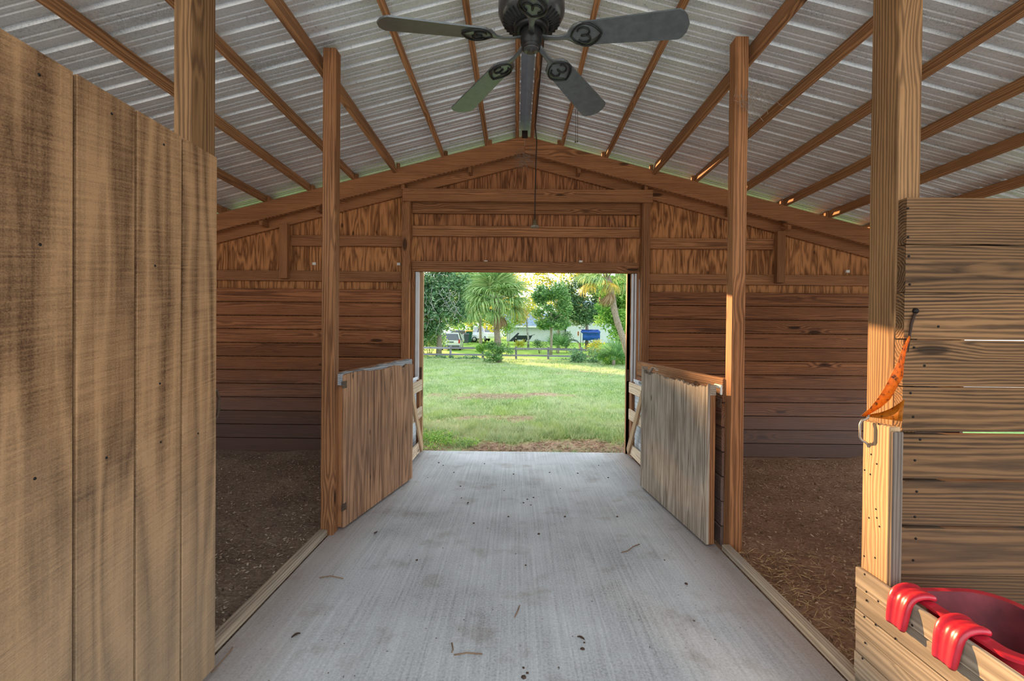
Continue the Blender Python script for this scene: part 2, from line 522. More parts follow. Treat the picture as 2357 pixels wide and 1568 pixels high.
def leaf_mat(name, stops, trans=0.45, rough=0.5):
    if name in _mats: return _mats[name]
    stops = [tuple(q ** .86 for q in c_[:3]) + (1,) for c_ in stops]
    t = NT(name)
    ge = t.n('NewGeometry')
    c = t.ramp(ge.outputs['Random Per Island'], [(i / max(1, len(stops) - 1), s) for i, s in enumerate(stops)])
    t.l(c, t.b.inputs['Base Color'])
    t.b.inputs['Roughness'].default_value = rough
    t.b.inputs['Specular IOR Level'].default_value = 0.3
    tr = t.n('BsdfTranslucent'); t.l(c, tr.inputs[0])
    mx = t.n('MixShader'); mx.inputs[0].default_value = trans
    t.l(t.b.outputs[0], mx.inputs[1]); t.l(tr.outputs[0], mx.inputs[2])
    t.l(mx.outputs[0], t.t.nodes['Material Output'].inputs['Surface'])
    _mats[name] = t.m
    return t.m
M_bark = plain('grey_bark', srgb(150, 140, 128), 0.9, 0, 0.3, 12, 0.2, 0.6)

# ------------------------------------------------------------------ THE SETTING: floor, bedding, ground
CX = 0.08                    # centre line of the barn
YB = 5.467                   # outer face of the back wall
RIDGE = 3.63; SL = 0.26      # rafter top at the ridge, roof slope
def ztop(x): return RIDGE - SL * abs(x - CX)
XL, XR = -4.85, 5.01
Y0 = -0.35                    # open near end

fl = box('floor', -1.272, 1.345, -1.6, YB + 0.02, -0.14, 0.0, M_conc, c=0.004)
tag(fl, 'pale grey broom finished concrete aisle floor', 'floor', kind='structure')

def height_field(name, x0, x1, y0, y1, step, fz, mat, skirt=True):
    nx = max(2, int((x1 - x0) / step)); ny = max(2, int((y1 - y0) / step))
    X, Y = np.meshgrid(np.linspace(x0, x1, nx), np.linspace(y0, y1, ny))
    Z = fz(X, Y)
    co = np.stack([X, Y, Z], -1).reshape(-1, 3)
    me = bpy.data.meshes.new(name)
    i = np.arange(nx * ny).reshape(ny, nx)
    F = np.stack([i[:-1, :-1], i[:-1, 1:], i[1:, 1:], i[1:, :-1]], -1).reshape(-1, 4)
    me.vertices.add(len(co)); me.vertices.foreach_set('co', co.ravel())
    me.loops.add(F.size); me.loops.foreach_set('vertex_index', F.ravel())
    me.polygons.add(len(F)); me.polygons.foreach_set('loop_start', np.arange(0, F.size, 4)); me.polygons.foreach_set('loop_total', np.full(len(F), 4))
    me.update(); me.validate(); smooth(me)
    return link(name, me, mat), (X, Y, Z)

def vnoise(X, Y, s, seed=0):
    r = np.random.default_rng(seed); T = r.random((64, 64))
    x = X * s; y = Y * s
    xi = np.floor(x).astype(int); yi = np.floor(y).astype(int); fx = x - xi; fy = y - yi
    fx = fx * fx * (3 - 2 * fx); fy = fy * fy * (3 - 2 * fy)
    g = lambda a, b: T[a % 64, b % 64]
    return (g(xi, yi) * (1 - fx) + g(xi + 1, yi) * fx) * (1 - fy) + (g(xi, yi + 1) * (1 - fx) + g(xi + 1, yi + 1) * fx) * fy

def bed_z(seed):
    def f(X, Y):
        z = -0.035 + 0.03 * vnoise(X, Y, 2.2, seed) + 0.014 * vnoise(X, Y, 9, seed + 1)
        ex = np.minimum(np.abs(X + 1.30), np.abs(X - 1.39))
        wall = np.clip((Y - 4.85) / 0.5, 0, 1) * 0.05 * vnoise(X, Y, 4, seed + 2)
        return z + wall - 0.01 * (ex < 0.12)
    return f
bl, _ = height_field('stall_bedding', XL + .02, -1.276, Y0, 5.34, 0.05, bed_z(3), M_bed_l)
tag(bl, 'dark grey brown wood shaving bedding covering the left stall floor', 'bedding', kind='stuff')
br, _ = height_field('stall_bedding', 1.349, XR - .02, Y0, 5.34, 0.05, bed_z(9), M_bed_r)
tag(br, 'reddish brown shavings and straw bedding covering the right stall floor', 'bedding', kind='stuff')

def quads_mesh(C, A, B, mat, name='cloud', tri=False):
    """many small flat pieces: centres C, half-axis vectors A and B"""
    n = len(C)
    if tri:
        V = np.stack([C - A, C + A, C + B], 1).reshape(-1, 3); k = 3
    else:
        V = np.stack([C - A, C - B * 0.9, C + A, C + B], 1).reshape(-1, 3); k = 4
    me = bpy.data.meshes.new(name)
    me.vertices.add(len(V)); me.vertices.foreach_set('co', V.ravel())
    me.loops.add(len(V)); me.loops.foreach_set('vertex_index', np.arange(len(V)))
    me.polygons.add(n); me.polygons.foreach_set('loop_start', np.arange(0, n * k, k)); me.polygons.foreach_set('loop_total', np.full(n, k))
    me.update()
    me.materials.append(mat)
    return me

def chips(name, n, x0, x1, y0, y1, seed, mat, label, size=(0.006, 0.02)):
    r = np.random.default_rng(seed)
    X = r.uniform(x0, x1, n); Y = y0 + (y1 - y0) * r.random(n) ** 1.3
    Z = bed_z(3 if x0 < 0 else 9)(X, Y) + 0.007
    C = np.stack([X, Y, Z], 1)
    an = r.uniform(0, 2 * np.pi, n); L = r.uniform(size[0], size[1], n); w = L * r.uniform(0.25, 0.6, n)
    tl = r.uniform(-.5, .5, n)
    A = np.stack([np.cos(an) * L, np.sin(an) * L, tl * L], 1)
    B = np.stack([-np.sin(an) * w, np.cos(an) * w, r.uniform(-.5, .5, n) * w], 1)
    o = link(name, quads_mesh(C, A, B, mat), None)
    return tag(o, label, 'wood chips', kind='stuff')
M_chip_l = chip_mat('chips_dark', [srgb(90, 76, 64), srgb(140, 120, 102), srgb(184, 164, 142), srgb(214, 200, 180)])
M_chip_r = chip_mat('chips_warm', [srgb(104, 76, 56), srgb(156, 120, 92), srgb(200, 164, 130), srgb(226, 200, 168)])
chips('wood_shavings', 15000, -3.6, -1.36, 1.7, 5.25, 21, M_chip_l, 'loose grey wood shavings scattered over the left stall bedding', (0.005, 0.014))
chips('wood_shavings', 15000, 1.42, 4.2, 1.7, 5.25, 22, M_chip_r, 'loose brown wood shavings scattered over the right stall bedding', (0.005, 0.015))
def straw(n, seed):
    r = np.random.default_rng(seed)
    X = 1.42 + np.abs(r.normal(0, 0.35, n)); Y = r.uniform(1.75, 3.0, n)
    Z = bed_z(9)(X, Y) + 0.014
    an = r.uniform(0, 2 * np.pi, n); L = r.uniform(0.02, 0.06, n)
    A = np.stack([np.cos(an) * L, np.sin(an) * L, r.uniform(-.25, .25, n) * L], 1)
    B = np.stack([-np.sin(an) * .0016, np.cos(an) * .0016, np.full(n, .001)], 1)
    return link('straw', quads_mesh(np.stack([X, Y, Z], 1), A, B, chip_mat('straw_mat', [srgb(150, 118, 78), srgb(200, 168, 118), srgb(222, 196, 150)])), None)
tag(straw(900, 5), 'scattered pale straw stalks along the edge of the right stall', 'straw', kind='stuff')

# outside ground
def ground_z(X, Y):
    z = np.interp(Y, [5.4, 5.8, 8, 30, 40, 50, 58, 75, 140], [-.045, -.06, -.12, -.12, -.06, .03, .72, 1.1, 1.5])
    return z + 0.03 * (vnoise(X, Y, 0.6, 5) - .5) + 0.02 * (vnoise(X, Y, 2.5, 6) - .5) * (Y < 32)
def gz(x, y): return float(ground_z(np.array([x]), np.array([y]))[0])

def dirt_amount(X, Y):
    n = vnoise(X, Y, 1.4, 31) * .5 + vnoise(X, Y, 4.5, 32) * .3 + vnoise(X, Y, 11, 33) * .2
    d = np.clip((6.95 - Y) / 0.9, 0, 1.0)
    def blob(cx, cy, rx, ry, a): return a * np.exp(-(((X - cx) / rx) ** 2 + ((Y - cy) / ry) ** 2))
    d = d + blob(-1.1, 7.9, .7, .6, 1.0) + blob(.1, 8.4, 1.0, .45, .75) + blob(-.7, 11.3, 1.5, 1.0, 1.0) + blob(.8, 11.9, 1.3, .7, .8)
    d = d + blob(3.2, 19.5, 2.0, 3.0, .8) + blob(1.2, 7.9, .6, .3, .5) + blob(-.3, 15, 2.0, 1.5, .4) + blob(3.0, 26, 3.0, 2.0, .45)
    return np.clip(d * 1.35 - .42 + (n - .5) * 2.0 * np.clip(d * 3, .25, 1), 0, 1)

def lawn_mat():
    t = NT('lawn_ground')
    ge = t.n('NewGeometry'); P = ge.outputs['Position']
    at_ = t.n('Attribute'); at_.attribute_name = 'bare'
    n1 = t.noise(P, 0.5, 4, 0.6); n2 = t.noise(t.vmath('MULTIPLY', P, (1, .5, 1)), 9, 5, 0.7); n3 = t.noise(P, 55, 3, 0.7)
    g = t.math('ADD', t.math('MULTIPLY', n1, .35), t.math('ADD', t.math('MULTIPLY', n2, .4), t.math('MULTIPLY', n3, .3)))
    gr = t.ramp(g, [(0.34, srgb(84, 122, 62)), (0.52, srgb(136, 172, 98)), (0.70, srgb(184, 202, 130))])
    di = t.ramp(g, [(0.34, srgb(96, 80, 66)), (0.52, srgb(160, 136, 116)), (0.70, srgb(206, 184, 160))])
    t.l(t.mix(at_.outputs['Fac'], gr, di), t.b.inputs['Base Color'])
    t.b.inputs['Roughness'].default_value = 0.95
    t.b.inputs['Specular IOR Level'].default_value = 0.1
    t.bump(t.math('ADD', n3, n2), 0.8, 0.03)
    return t.m
M_lawn = lawn_mat()
lawn, (LX, LY, LZ) = height_field('lawn', -11, 11, 5.49, 32.0, 0.13, ground_z, M_lawn)
attr = lawn.data.attributes.new('bare', 'FLOAT', 'POINT')
attr.data.foreach_set('value', dirt_amount(LX, LY).ravel().astype(np.float32))
tag(lawn, 'mown green lawn with bare sandy patches outside the barn doorway', 'lawn', kind='stuff')
def far_mat():
    t = NT('far_grass_ground')
    ge = t.n('NewGeometry'); P = ge.outputs['Position']
    n = t.noise(P, .8, 5, .65); n3 = t.noise(P, 20, 3, .6)
    g = t.math('ADD', t.math('MULTIPLY', n, .6), t.math('MULTIPLY', n3, .4))
    t.l(t.ramp(g, [(0.35, srgb(98, 136, 58)), (0.55, srgb(146, 182, 86)), (0.7, srgb(184, 206, 112))]), t.b.inputs['Base Color'])
    t.b.inputs['Roughness'].default_value = .95; t.b.inputs['Specular IOR Level'].default_value = .1
    t.bump(n3, .6, .03)
    return t.m
M_far = far_mat()
fg, _ = height_field('grass_field', -60, 60, 31.9, 140, 1.2, ground_z, M_far)
tag(fg, 'bright green neighbouring yard beyond the fence', 'grass', kind='stuff')
M_sand = plain('bounce_sand', srgb(206, 200, 190), .95, 0, .08, 3, .1, .2)  # unseen ground, made pale to bounce daylight into the barn
sideg = []
for nm, a in (('bounce_sand_yard', (-60, -10.9, 5.49, 32.0)), ('bounce_sand_yard', (10.9, 60, 5.49, 32.0)), ('bounce_sand_yard', (-60, XL - .1, -40, 5.6)), ('bounce_sand_yard', (XR + .1, 60, -40, 5.6)), ('bounce_sand_yard', (XL - .2, XR + .2, -40, -1.57))):
    g_, _ = height_field(nm, a[0], a[1], a[2], a[3], 1.5, lambda X, Y: np.full_like(X, -0.12), M_sand)
    sideg.append(g_)
for g_, lb in zip(sideg, ('pale sand added to bounce light beside the lawn on the left', 'pale sand added to bounce light beside the lawn on the right', 'pale sand added to bounce light along the left outside wall', 'pale sand added to bounce light along the right outside wall', 'pale sand yard added to bounce light into the open near end of the barn')):
    tag(g_, lb, 'sand', kind='stuff')

def grass_mat(name, stops, trans):
    t = NT(name)
    ge = t.n('NewGeometry'); P = ge.outputs['Position']
    c = t.ramp(ge.outputs['Random Per Island'], [(i / (len(stops) - 1), q) for i, q in enumerate(stops)])
    n = t.noise(P, .55, 4, .6); n2 = t.noise(t.vmath('MULTIPLY', P, (1.0, .45, 1)), 1.7, 4, .65)
    c = t.mix(t.math('MULTIPLY', t.ramp(n, [(.42, (0, 0, 0)), (.62, (1, 1, 1))]), .55), c, srgb(214, 220, 186))
    c = t.mix(t.math('MULTIPLY', t.ramp(n2, [(.50, (0, 0, 0)), (.68, (1, 1, 1))]), .6), c, srgb(168, 196, 92))
    n3 = t.noise(P, 3.5, 4, .65)
    c = t.mix(t.math('MULTIPLY', t.ramp(n3, [(.52, (0, 0, 0)), (.70, (1, 1, 1))]), .5), c, srgb(84, 116, 66))
    t.l(c, t.b.inputs['Base Color'])
    t.b.inputs['Roughness'].default_value = .6; t.b.inputs['Specular IOR Level'].default_value = .2
    tr = t.n('BsdfTranslucent'); t.l(c, tr.inputs[0])
    mx = t.n('MixShader'); mx.inputs[0].default_value = trans
    t.l(t.b.outputs[0], mx.inputs[1]); t.l(tr.outputs[0], mx.inputs[2])
    t.l(mx.outputs[0], t.t.nodes['Material Output'].inputs['Surface'])
    return t.m
def grass_blades():
    r = np.random.default_rng(77)
    n = 230000
    Y = 5.52 + (30 - 5.52) * r.random(n) ** 2.0
    X = (r.random(n) - .46) * (0.62 * Y + .5)
    d = dirt_amount(X, Y)
    tuft = vnoise(X, Y, 5, 41) * .6 + vnoise(X, Y, 15, 42) * .4
    keep = r.random(n) > np.clip(d * 1.6 + (.45 - tuft) * .9, 0, .99)
    X, Y, d, tuft = X[keep], Y[keep], d[keep], tuft[keep]
    n = len(X)
    Z = ground_z(X, Y)
    H = r.uniform(.022, .06, n) * (0.7 + .9 * tuft) * (1 + .02 * Y)
    lush = np.exp(-((Y - 7.1) / .55) ** 2) * (vnoise(X, Y, 2.2, 51) > .42)
    H = H * (1 + 1.0 * lush)
    an = r.uniform(0, 2 * np.pi, n); wd = (.0022 + .00055 * Y) * r.uniform(.7, 1.3, n)
    C = np.stack([X, Y, Z], 1)
    A = np.stack([np.cos(an) * wd, np.sin(an) * wd, np.zeros(n)], 1)
    ln = r.normal(0, .55, (n, 2))
    B = np.stack([ln[:, 0] * H, ln[:, 1] * H, H], 1)
    m = grass_mat('grass_blade', [srgb(118, 150, 98), srgb(150, 180, 122), srgb(184, 206, 150), srgb(214, 222, 176)], .35)
    return link('grass_blades', quads_mesh(C, A, B, m, tri=True), None)
tag(grass_blades(), 'short grass blades growing all over the lawn', 'grass', kind='stuff')
def dry_thatch():
    r = np.random.default_rng(78)
    n = 14000
    Y = 5.5 + r.random(n) ** 1.6 * 7.5; X = (r.random(n) - .46) * (0.6 * Y + .4)
    k = r.random(n) < dirt_amount(X, Y) * .95; X, Y = X[k], Y[k]; n = len(X)
    Z = ground_z(X, Y) + .008
    an = r.uniform(0, 2 * np.pi, n); L = r.uniform(.015, .06, n)
    A = np.stack([np.cos(an) * L, np.sin(an) * L, r.uniform(-.1, .5, n) * L], 1)
    B = np.stack([-np.sin(an) * .003, np.cos(an) * .003, np.full(n, .003)], 1)
    return link('dry_thatch', quads_mesh(np.stack([X, Y, Z], 1), A, B, chip_mat('thatch', [srgb(98, 80, 66), srgb(168, 144, 120), srgb(214, 194, 166)])), None)
tag(dry_thatch(), 'dead brown grass stems lying on the bare soil by the doorway', 'dead grass', kind='stuff')

# ------------------------------------------------------------------ THE SETTING: roof
roof = empty('ceiling', (CX, 2.3, 3.0), label='open barn roof of ribbed metal sheets on wooden purlins and rafters', cat='ceiling', kind='structure')
ROFF = Vector((CX, 2.3, 3.0))
def rel(o, base):
    o.location = Vector(o.location) - base
    return o
SH_Z = 0.089 + 0.004           # metal sits on the purlins
YR1 = 5.98
SW = (YR1 - Y0) / 8.0
def sheet_mesh(side):
    # profile across the sheet (along Y): five high ribs and small stiffeners
    prof = [(-0.012, 0.0)]
    pitch = SW / 4
    for k in range(4):
        b = k * pitch
        prof += [(b + .012, 0.0), (b + .022, 0.019), (b + .042, 0.019), (b + .052, 0.0)]
        for q in (0.40, 0.68):
            c = b + .052 + (pitch - .052) * q
            prof += [(c - .010, 0.0), (c - .004, .004), (c + .004, .004), (c + .010, 0.0)]
    prof += [(SW + .014, 0.0005)]
    x_in, x_out = 0.055, 5.35
    verts, faces = [], []
    for (yy, zz) in prof:
        for xx in (x_in, (x_in + x_out) / 2, x_out):
            verts.append((side * xx, yy, RIDGE - SL * xx + SH_Z + zz + .0))
    for i in range(len(prof) - 1):
        for j in range(2):
            f = (i * 3 + j, i * 3 + j + 1, (i + 1) * 3 + j + 1, (i + 1) * 3 + j)
            faces.append(f if side > 0 else f[::-1])
    me = mesh_from(verts, faces, 'sheet')
    me.materials.append(M_roof)
    return me
for side in (-1, 1):
    me = sheet_mesh(side)
    for k in range(8):
        o = link('roof_sheet', me, None, roof, (0, Y0 + k * SW - 2.3, -3.0 + 0.0006 * (k % 2)))
cap = mesh_from([(-.16, Y0, RIDGE + SH_Z + .02 - .16 * SL), (0, Y0, RIDGE + SH_Z + .035), (.16, Y0, RIDGE + SH_Z + .02 - .16 * SL),
                 (-.16, YR1, RIDGE + SH_Z + .02 - .16 * SL), (0, YR1, RIDGE + SH_Z + .035), (.16, YR1, RIDGE + SH_Z + .02 - .16 * SL)],
                [(0, 1, 4, 3), (1, 2, 5, 4)], 'cap')
link('ridge_cap', cap, M_ridge, roof, (0, -2.3, -3.0))
OFFS = [0.085, 0.43, 0.93, 1.47, 1.94, 2.44, 2.94, 3.44, 3.94, 4.44, 4.94]
ang = math.atan(SL)
for side in (-1, 1):
    for i, ofx in enumerate(OFFS):
        x = CX + side * ofx
        big = (i == 3)
        z = ztop(x)
        h = 0.135 if big else 0.087
        zc = z + 0.089 - h / 2
        w = 0.042 if big else 0.038
        o = box('purlin', x - w / 2, x + w / 2, Y0, 5.195 if big else YR1 - .05, zc - h / 2, zc + h / 2, W_purl('Y'), roof)
        rel(o, ROFF)
        o.rotation_euler = (0, side * ang * (0 if i == 0 else 1), 0)
        if 0 < i < 8:                                     # cleat beside each purlin on the rafter
            xc = x + side * 0.042 * -1
            c = box('cleat', xc - .018, xc + .018, 5.20, 5.235, ztop(xc) - .02, ztop(xc) + .06, W_int('Z'), roof)
            rel(c, ROFF)
# rafters (front pair, rear pair on the wall, pair behind the camera, barge pair at the overhang)
def rafter_pair(y, th, depth, drop, xe, mat, name='rafter'):
    for side in (-1, 1):
        a = Vector((CX + side * 0.0, y, RIDGE - drop - depth / 2 / math.cos(ang)))
        b = Vector((CX + side * xe, y, RIDGE - drop - depth / 2 / math.cos(ang) - SL * xe))
        # mitred at the ridge: parallelogram profile
        hv = depth / math.cos(ang) / 2
        pts = [(0, -hv), (side * xe, -hv - SL * xe), (side * xe, hv - SL * xe), (0, hv)]
        me = prism_mesh(pts, th, mat)
        link(name, me, None, roof, Vector((CX + side * .0015, y, a.z)) - ROFF)
MRAF = W_int('X')
rafter_pair(5.215, 0.038, 0.18, 0.0, 5.1, MRAF)
rafter_pair(5.395, 0.038, 0.20, 0.055, 5.1, MRAF)
rafter_pair(.15, 0.038, 0.18, 0.0, 5.1, MRAF)
rafter_pair(YR1 - .03, 0.03, 0.15, -0.06, 5.3, W_pale('X'), 'barge_board')
# blocks between the two rafters
for side in (-1, 1):
    for ofx in (0.62, 1.38, 2.35, 3.0):
        x = CX + side * ofx
        rel(box('blocking', x - .019, x + .019, 5.236, 5.374, ztop(x) - .235, ztop(x) - .15, W_int('Y'), roof), ROFF)
rel(box('ridge_block', CX - .032, CX + .032, 5.17, 5.193, RIDGE - .03, RIDGE + .05, plain('dark_block', srgb(48, 38, 32), .9), roof), ROFF)

# ------------------------------------------------------------------ THE SETTING: back wall
wb = empty('wall_back', (CX, YB, 0), label='back gable wall of brown plywood and horizontal planks around the doorway', cat='wall', kind='structure')
WOFF = Vector((CX, YB, 0))
OXL, OXR, OZ = -1.13, 1.305, 2.126      # doorway
def wbx(name, x0, x1, y0, y1, z0, z1, mat, **k):
    return rel(box(name, x0, x1, y0, y1, z0, z1, mat, wb, **k), WOFF)
# plywood siding in sheets (outer skin)
edges = [XL, -3.70, -2.48, OXL, -0.32, 0.49, OXR, 2.62, 3.82, XR]
for a, b in zip(edges[:-1], edges[1:]):
    side_panel = b <= OXL + 1e-6 or a >= OXR - 1e-6
    z0 = -0.1 if side_panel else OZ
    pts = [(a, z0), (b, z0)]
    if a < CX < b: pts += [(b, ztop(b) - .02), (CX, RIDGE - .02), (a, ztop(a) - .02)]
    else: pts += [(b, ztop(b) - .02), (a, ztop(a) - .02)]
    cxm = (a + b) / 2
    me = prism_mesh([(u - cxm, v) for u, v in pts], 0.014, M_gable_side if side_panel else M_gable)
    link('plywood_panel', me, None, wb, Vector((cxm, YB - .03, 0)) - WOFF)
# posts either side of the doorway, header and girts
wbx('door_post', -1.315, -1.225, 5.27, 5.36, -.1, 3.0, W_int('Z'))
wbx('door_post', 1.432, 1.522, 5.27, 5.36, -.1, 3.0, W_int('Z'))
wbx('header', -1.30, 1.535, 5.228, 5.266, 2.905, 3.045, W_int('X'))
wbx('header', -1.22, 1.43, 5.36, 5.40, 2.80, 2.94, W_int('X'))
wbx('girt', -1.222, 1.430, 5.372, 5.41, 2.535, 2.66, W_int('X'))
wbx('girt', -1.222, 1.430, 5.372, 5.41, 2.126, 2.245, W_int('X'))
for (x0, x1) in ((XL, -1.318), (1.525, XR)):
    s = -1 if x0 < 0 else 1
    g0, g1 = (x0, x1)
    wbx('girt', x0 if s > 0 else -2.64, 2.98 if s > 0 else x1, 5.372, 5.41, 2.41, 2.535, W_int('X'))
    wbx('girt', x0, x1, 5.372, 5.41, 2.00, 2.12, W_int('X'))
# short studs above the stalls
wbx('stud', -2.74, -2.65, 5.30, 5.37, 2.02, ztop(-2.74) - .24, W_int('Z'))
wbx('stud', 2.985, 3.075, 5.30, 5.37, 2.02, ztop(3.07) - .24, W_int('Z'))
# stall planks
NP = 12
PH = 1.905 / NP
for (x0, x1) in ((XL, -1.318), (1.525, XR)):
    for k in range(NP):
        z1 = 1.905 - k * PH
        wbx('plank', x0, x1, 5.33, 5.37, z1 - PH + .007, z1, W_wall('X'), c=0.005)
for (x0, x1) in ((XL, -1.318), (1.525, XR)):
    wbx('plank', x0, x1, 5.345, 5.37, -.14, -.003, W_wall('X'), c=0.004)
# little white paper tags stapled to the plywood
for (px, py) in ((1118, 603), (1337, 603), (722, 607), (917, 608), (1953, 625)):
    p = at(px, py, 5.40)
    wbx('paper_tag', p.x - .02, p.x + .02, 5.405, 5.428, p.z - .014, p.z + .018, M_tagw, c=.002)
# jamb boards and trim at the doorway
def jamb(x0, x1, y0, y1, z0, z1, m, nm='jamb_board'):
    return wbx(nm, x0, x1, y0, y1, z0, z1, m)
jamb(-1.222, -1.185, 5.36, 5.40, 0.0, 2.125, W_int('Z'))
jamb(-1.18, -1.135, 5.385, 5.425, 0.0, 2.12, M_white, 'jamb_trim')
jamb(-1.134, -1.098, 5.43, YB + .02, 0.0, 2.125, W_pale('Z'))
jamb(1.305, 1.345, 5.43, YB + .02, 0.0, 2.125, W_pale('Z'))
jamb(1.35, 1.375, 5.40, 5.43, 0.0, 2.12, M_white, 'jamb_trim')
jamb(1.385, 1.405, 5.385, 5.415, 0.0, 2.12, M_white, 'jamb_trim')
jamb(1.408, 1.431, 5.36, 5.40, 0.0, 2.125, W_int('Z'))
wire = tube_mesh([(1.425, 5.352, 2.05), (1.428, 5.352, 1.7), (1.428, 5.352, .87), (1.405, 5.352, .865), (1.404, 5.352, .8)], .004, 6, M_white)
rel(link('cable_run', wire, None, wb), WOFF)
for (x, z) in ((-1.118, .93), (1.327, .93)):
    rel(box('hinge', x - .012, x + .012, 5.418, 5.431, z - .07, z + .07, M_iron, wb), WOFF)
# cobwebs at the ridge
def cobweb(c, n, spread, seed):
    r = random.Random(seed)
    vs_, fs_ = [], []
    for k in range(n):
        a = Vector(c) + Vector((r.gauss(0, spread), r.gauss(0, .02), r.uniform(-spread * 1.4, spread * .7)))
        b = a + Vector((r.gauss(0, spread * .7), r.gauss(0, .02), r.gauss(-.02, spread * .6)))
        w = Vector((0.0009, 0, 0.0009))
        i = len(vs_)
        m_ = (a + b) / 2 + Vector((0, 0, -.012))
        vs_ += [a - w, a + w, m_ - w, m_ + w, b - w, b + w]
        fs_ += [(i, i + 1, i + 3, i + 2), (i + 2, i + 3, i + 5, i + 4)]
    me = mesh_from(vs_, fs_, 'web'); me.materials.append(M_cob)
    return me
o = link('cobweb', cobweb((CX, 5.18, 3.40), 150, .07, 3), None); tag(o, 'dusty grey cobweb hanging under the ridge of the back rafters', 'cobweb', kind='stuff')
o = link('cobweb', cobweb((1.49, 2.93, 2.93), 110, .05, 4), None); tag(o, 'dusty cobweb around the top of the slim right post', 'cobweb', kind='stuff')

# side walls (outside the picture, with window openings that let daylight in)
def side_wall(name, x, y_op, z_op, label, sill=5):
    w = empty(name, (x, 2.3, 0), label=label, cat='wall', kind='structure')
    m = W_wall('Y')
    zt = ztop(x) - .01
    def b(n, y0, y1, z0, z1):
        rel(box(n, x - .02, x + .02, y0, y1, z0, z1, m, w), Vector((x, 2.3, 0)))
    for k in range(5):
        if k < sill: b('plank', Y0, 5.43, -.1 + k * .2, .1 + k * .2 - .004)
        else:
            b('plank', Y0, y_op[0], -.1 + k * .2, .1 + k * .2 - .004)
            b('plank', y_op[1], 5.43, -.1 + k * .2, .1 + k * .2 - .004)
    b('plank', Y0, Y0 + .1, .9, zt)
    b('plank', 1.7, y_op[0], .9, zt)
    b('plank', y_op[1], 5.43, .9, zt)
    b('plank', y_op[0], y_op[1], z_op, zt)
    b('plank', Y0 + .1, 1.7, zt - .25, zt)
side_wall('wall_left', XL, (2.6, 4.9), 1.9, 'left outer plank wall of the stalls')
side_wall('wall_right', XR, (2.1, 5.2), 2.05, 'right outer plank wall of the stalls with a wide opening', 2)

# ------------------------------------------------------------------ partition on the near right and its mirror on the left
pr = empty('wall_partition_right', (1.45, 1.754, 0), label='tan plank stall partition on the near right with bright gaps', cat='wall', kind='structure')
POFF = Vector((1.45, 1.754, 0))
ptop = 1.905; pp = 0.177
gaps = [.004, .003, .0048, .0055, .0125, .0125, .0135, .003, .002, .002, .002]
for k in range(11):
    z1 = ptop - k * pp
    z0 = z1 - pp + gaps[min(k, 10)]
    rr = random.Random(k + 40)
    pts = [(0, z0 + rr.uniform(-.001, .001)), (.15, z0 - .001), (.3, z0 + rr.uniform(-.003, .002)), (.45, z0 + rr.uniform(-.003, .002)), (.6, z0 + rr.uniform(-.003, .002)), (.8, z0 + rr.uniform(-.004, .002)), (1.4, z0 + rr.uniform(-.002, .001)), (3.55, z0), (3.55, z1), (1.3, z1 + rr.uniform(-.002, .001)), (.5, z1 + rr.uniform(-.0015, .0015)), (0, z1)]
    xo = rr.uniform(.0, .006)
    me = prism_mesh([(u - 1.775, v - (z0 + z1) / 2) for u, v in pts], .038, W_tan('X'))
    o = link('plank', me, None, pr, Vector((1.45 + xo + 1.775, 1.754, (z0 + z1) / 2)) - POFF)
for (px, py) in ((2090, 480), (2090, 546), (2092, 590), (2094, 655), (2104, 712), (2160, 752), (2104, 800), (2128, 842), (2096, 905), (2102, 960), (2118, 1012), (2106, 1060), (2110, 1132), (2106, 1190), (2108, 1240), (2102, 1290)):
    p = at(px, py, 1.734)
    o = link('nail', lathe_mesh([(0.0, -.003), (.0045, -.002), (.0045, .001), (0, .002)], 8, M_blackhole), None, pr, p - POFF, (R(90), 0, 0))
pl = empty('wall_partition_left', (-1.30, 1.9, 0), label='plank stall partition behind the tall plywood door', cat='wall', kind='structure')
for k in range(11):
    z1 = ptop - k * pp
    rel(box('plank', XL + .03, -1.365, 1.885, 1.92, z1 - pp + .005, z1, W_tan('X'), pl), Vector((-1.30, 1.9, 0)))

# ------------------------------------------------------------------ posts
def post(x0, x1, y0, y1, ztop_, mat, label, key):
    o = box('timber_post', x0, x1, y0, y1, -.12, ztop_, mat, None, c=.004)
    return tag(o, label, 'post', 'roof posts beside the aisle')
post(-1.372, -1.30, 1.83, 1.978, ztop(-1.33) + .085, W_post('Z'), 'thick brown timber post rising behind the tall plywood door', 1)
post(1.45, 1.539, 1.774, 1.912, ztop(1.5) + .085, W_post('Z'), 'thick knotty timber post at the near right partition, lower half sunlit', 2)
post(-1.326, -1.238, 3.13, 3.218, ztop(-1.33) + .06, W_int('Z'), 'slim brown timber post beside the left half door', 3)
post(1.399, 1.483, 2.99, 3.08, ztop(1.5) + .06, W_int('Z'), 'slim reddish timber post beside the right half door', 4)

# ------------------------------------------------------------------ low plank walls of the far stalls
def low_wall(name, x0, x1, y0, y1, label):
    w = empty(name, ((x0 + x1) / 2, y0, 0), label=label, cat='wall', kind='structure')
    b0 = Vector(((x0 + x1) / 2, y0, 0))
    for k in range(7):
        z0 = -.05 + k * .166
        dx = [0, .003, -.002, .004, 0, -.003, .002][k]
        rel(box('plank', x0 + dx, x1 + dx, y0, y1, z0, z0 + .160, W_wall('Y') if k < 6 else W_int('Y'), w, c=.006), b0)
    return w
low_wall('wall_stall_left', -1.287, -1.25, 3.222, 5.26, 'low plank front wall of the left stall behind the half door')
low_wall('wall_stall_right', 1.385, 1.425, 3.083, 5.26, 'low plank front wall of the right stall behind the half door')

